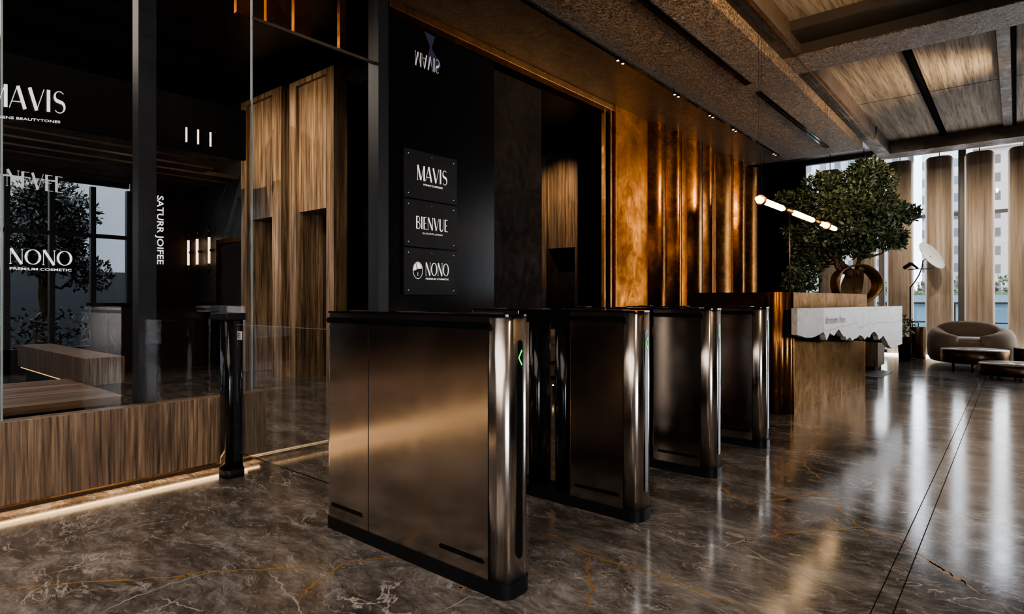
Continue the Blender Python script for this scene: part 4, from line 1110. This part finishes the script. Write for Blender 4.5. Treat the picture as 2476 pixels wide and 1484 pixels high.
# wall washers on the bronze wall
for y, e in ((7.1, 48), (8.3, 55), (9.0, 60), (9.8, 50), (10.7, 26)): spot('bronze_spot', (-3.03, y, 3.44), (-3.84, y+.05, 1.55), e*.85, (1, .66, .34), 58, 1)
spot('strip_spot', (-3.1, 1.3, 3.42), (-4.2, 2.4, 3.5), 30, (1, .62, .3), 60, .9)  # added unseen lamp that brightens the hanging strips
# portal washes
spot('portal_spot', (-8.6, 2.0, 4.0), (-8.55, 4.3, 2.6), 230, (1, .84, .66), 80, 1); spot('portal_spot', (-7.3, 2.0, 4.0), (-7.2, 4.39, 2.6), 250, (1, .84, .66), 80, 1)
spot('portal_spot', (-6.9, 8.2, 4.1), (-7.0, 9.85, 2.9), 150, WARM, 60, .9)
spot('pier_spot', (-3.35, 4.5, 3.45), (-4.0, 5.2, 1.6), 5, WARM, 60, .9)
area('lobby_fill', (-6.8, 1.2, 3.9), (0, 0, 0), 3.0, 4.0, 120, (1, .86, .72))  # added fill without a fixture, lifts the lobby floor
area('knee_wall_led', (XW-.0, -.9, .043), (0, R(-50), 0), .03, 5.6, 2.6, (1, .66, .34))
# hall fill and spots; the fill is an added, unseen lamp
area('hall_fill', (-1.7, -1.2, 3.45), (0, 0, 0), 3.5, 3.5, 135, (1, .86, .74))
spot('hall_spot', (-2.6, .4, 3.44), (-3.7, 1.2, 0), 60, WARM, 80, .9); spot('hall_spot', (-2.6, -1.2, 3.44), (-3.8, -.4, .2), 60, WARM, 80, .9)
spot('hall_spot', (-.6, 2.4, 3.8), (-.6, 2.6, 0), 90, WARM, 70, 1, .08); spot('hall_spot', (-.9, 4.4, 3.8), (-.9, 4.6, 0), 70, WARM, 70, 1, .08)
spot('desk_spot', (-.7, 7.0, 3.6), (-1.5, 7.4, .6), 50, WARM, 60, .9, .05)
for x in (-2.6, -1.5, -.4, .7): spot('fin_spot', (x, 9.9, 3.76), (x-.1, 13.9, 1.9), 230, (1, .88, .74), 52, 1, .06)  # added spots brighten the room side of the fins
spot('soffit_graze', (.6, 3.5, 3.2), (-2.4, 5.6, 3.5), 650, (1, .72, .42), 80, 1, .15)  # both grazing spots are added, unseen, to bring out the soffit texture
spot('soffit_graze', (.6, 8.8, 3.2), (-2.4, 9.0, 3.5), 380, (1, .74, .45), 80, 1, .15)
spot('tree_spot', (.6, 5.8, 3.3), (-1.7, 8.6, 2.2), 230, (1, .93, .82), 40, .8, .08)  # added unseen spot to light the leaves
spot('ring_spot', (-1.9, 8.2, 3.45), (-1.65, 8.9, 1.2), 40, WARM, 50, .9, .05)

# ------------------------------------------------------------------ world
wd = bpy.data.worlds.new('World'); SC.world = wd; wd.use_nodes = True; nt = wd.node_tree
bg = nt.nodes['Background']
tc = N(nt, 'ShaderNodeTexCoord'); sep = N(nt, 'ShaderNodeSeparateXYZ'); L(nt, tc.outputs['Generated'], sep.inputs[0])
mr = N(nt, 'ShaderNodeMapRange'); mr.inputs[1].default_value = -1.0; mr.inputs[2].default_value = .25; mr.inputs[3].default_value = .5; mr.inputs[4].default_value = 8
L(nt, sep.outputs[0], mr.inputs[0])      # dim western sky, bright elsewhere
cn = noise(nt, tc.outputs['Generated'], 3.0, 4, .55)
cr = ramp(nt, cn, [(.4, (.62, .70, .80)), (.62, (1, 1, 1))])
L(nt, cr.outputs[0], bg.inputs[0]); L(nt, mr.outputs[0], bg.inputs[1])

# ------------------------------------------------------------------ camera and look
cd = bpy.data.cameras.new('Camera'); cam = bpy.data.objects.new('Camera', cd); COL.objects.link(cam)
cam.location = (0, 0, E_); cam.rotation_euler = (R(90), 0, TH); cd.sensor_width = 36; cd.lens = 36*F_/2476; cd.shift_y = -18/2476
cd.clip_start = .05; cd.clip_end = 200
SC.camera = cam
SC.view_settings.view_transform = 'AgX'
SC.view_settings.look = 'AgX - Medium High Contrast'
SC.view_settings.exposure = 0.0
SC.cycles.use_denoising = True
SC.cycles.use_adaptive_sampling = True; SC.cycles.adaptive_threshold = .06; SC.cycles.adaptive_min_samples = 20
SC.cycles.max_bounces = 7; SC.cycles.transparent_max_bounces = 16; SC.cycles.glossy_bounces = 5; SC.cycles.diffuse_bounces = 3
SC.cycles.sample_clamp_indirect = 6; SC.cycles.caustics_reflective = False; SC.cycles.caustics_refractive = False
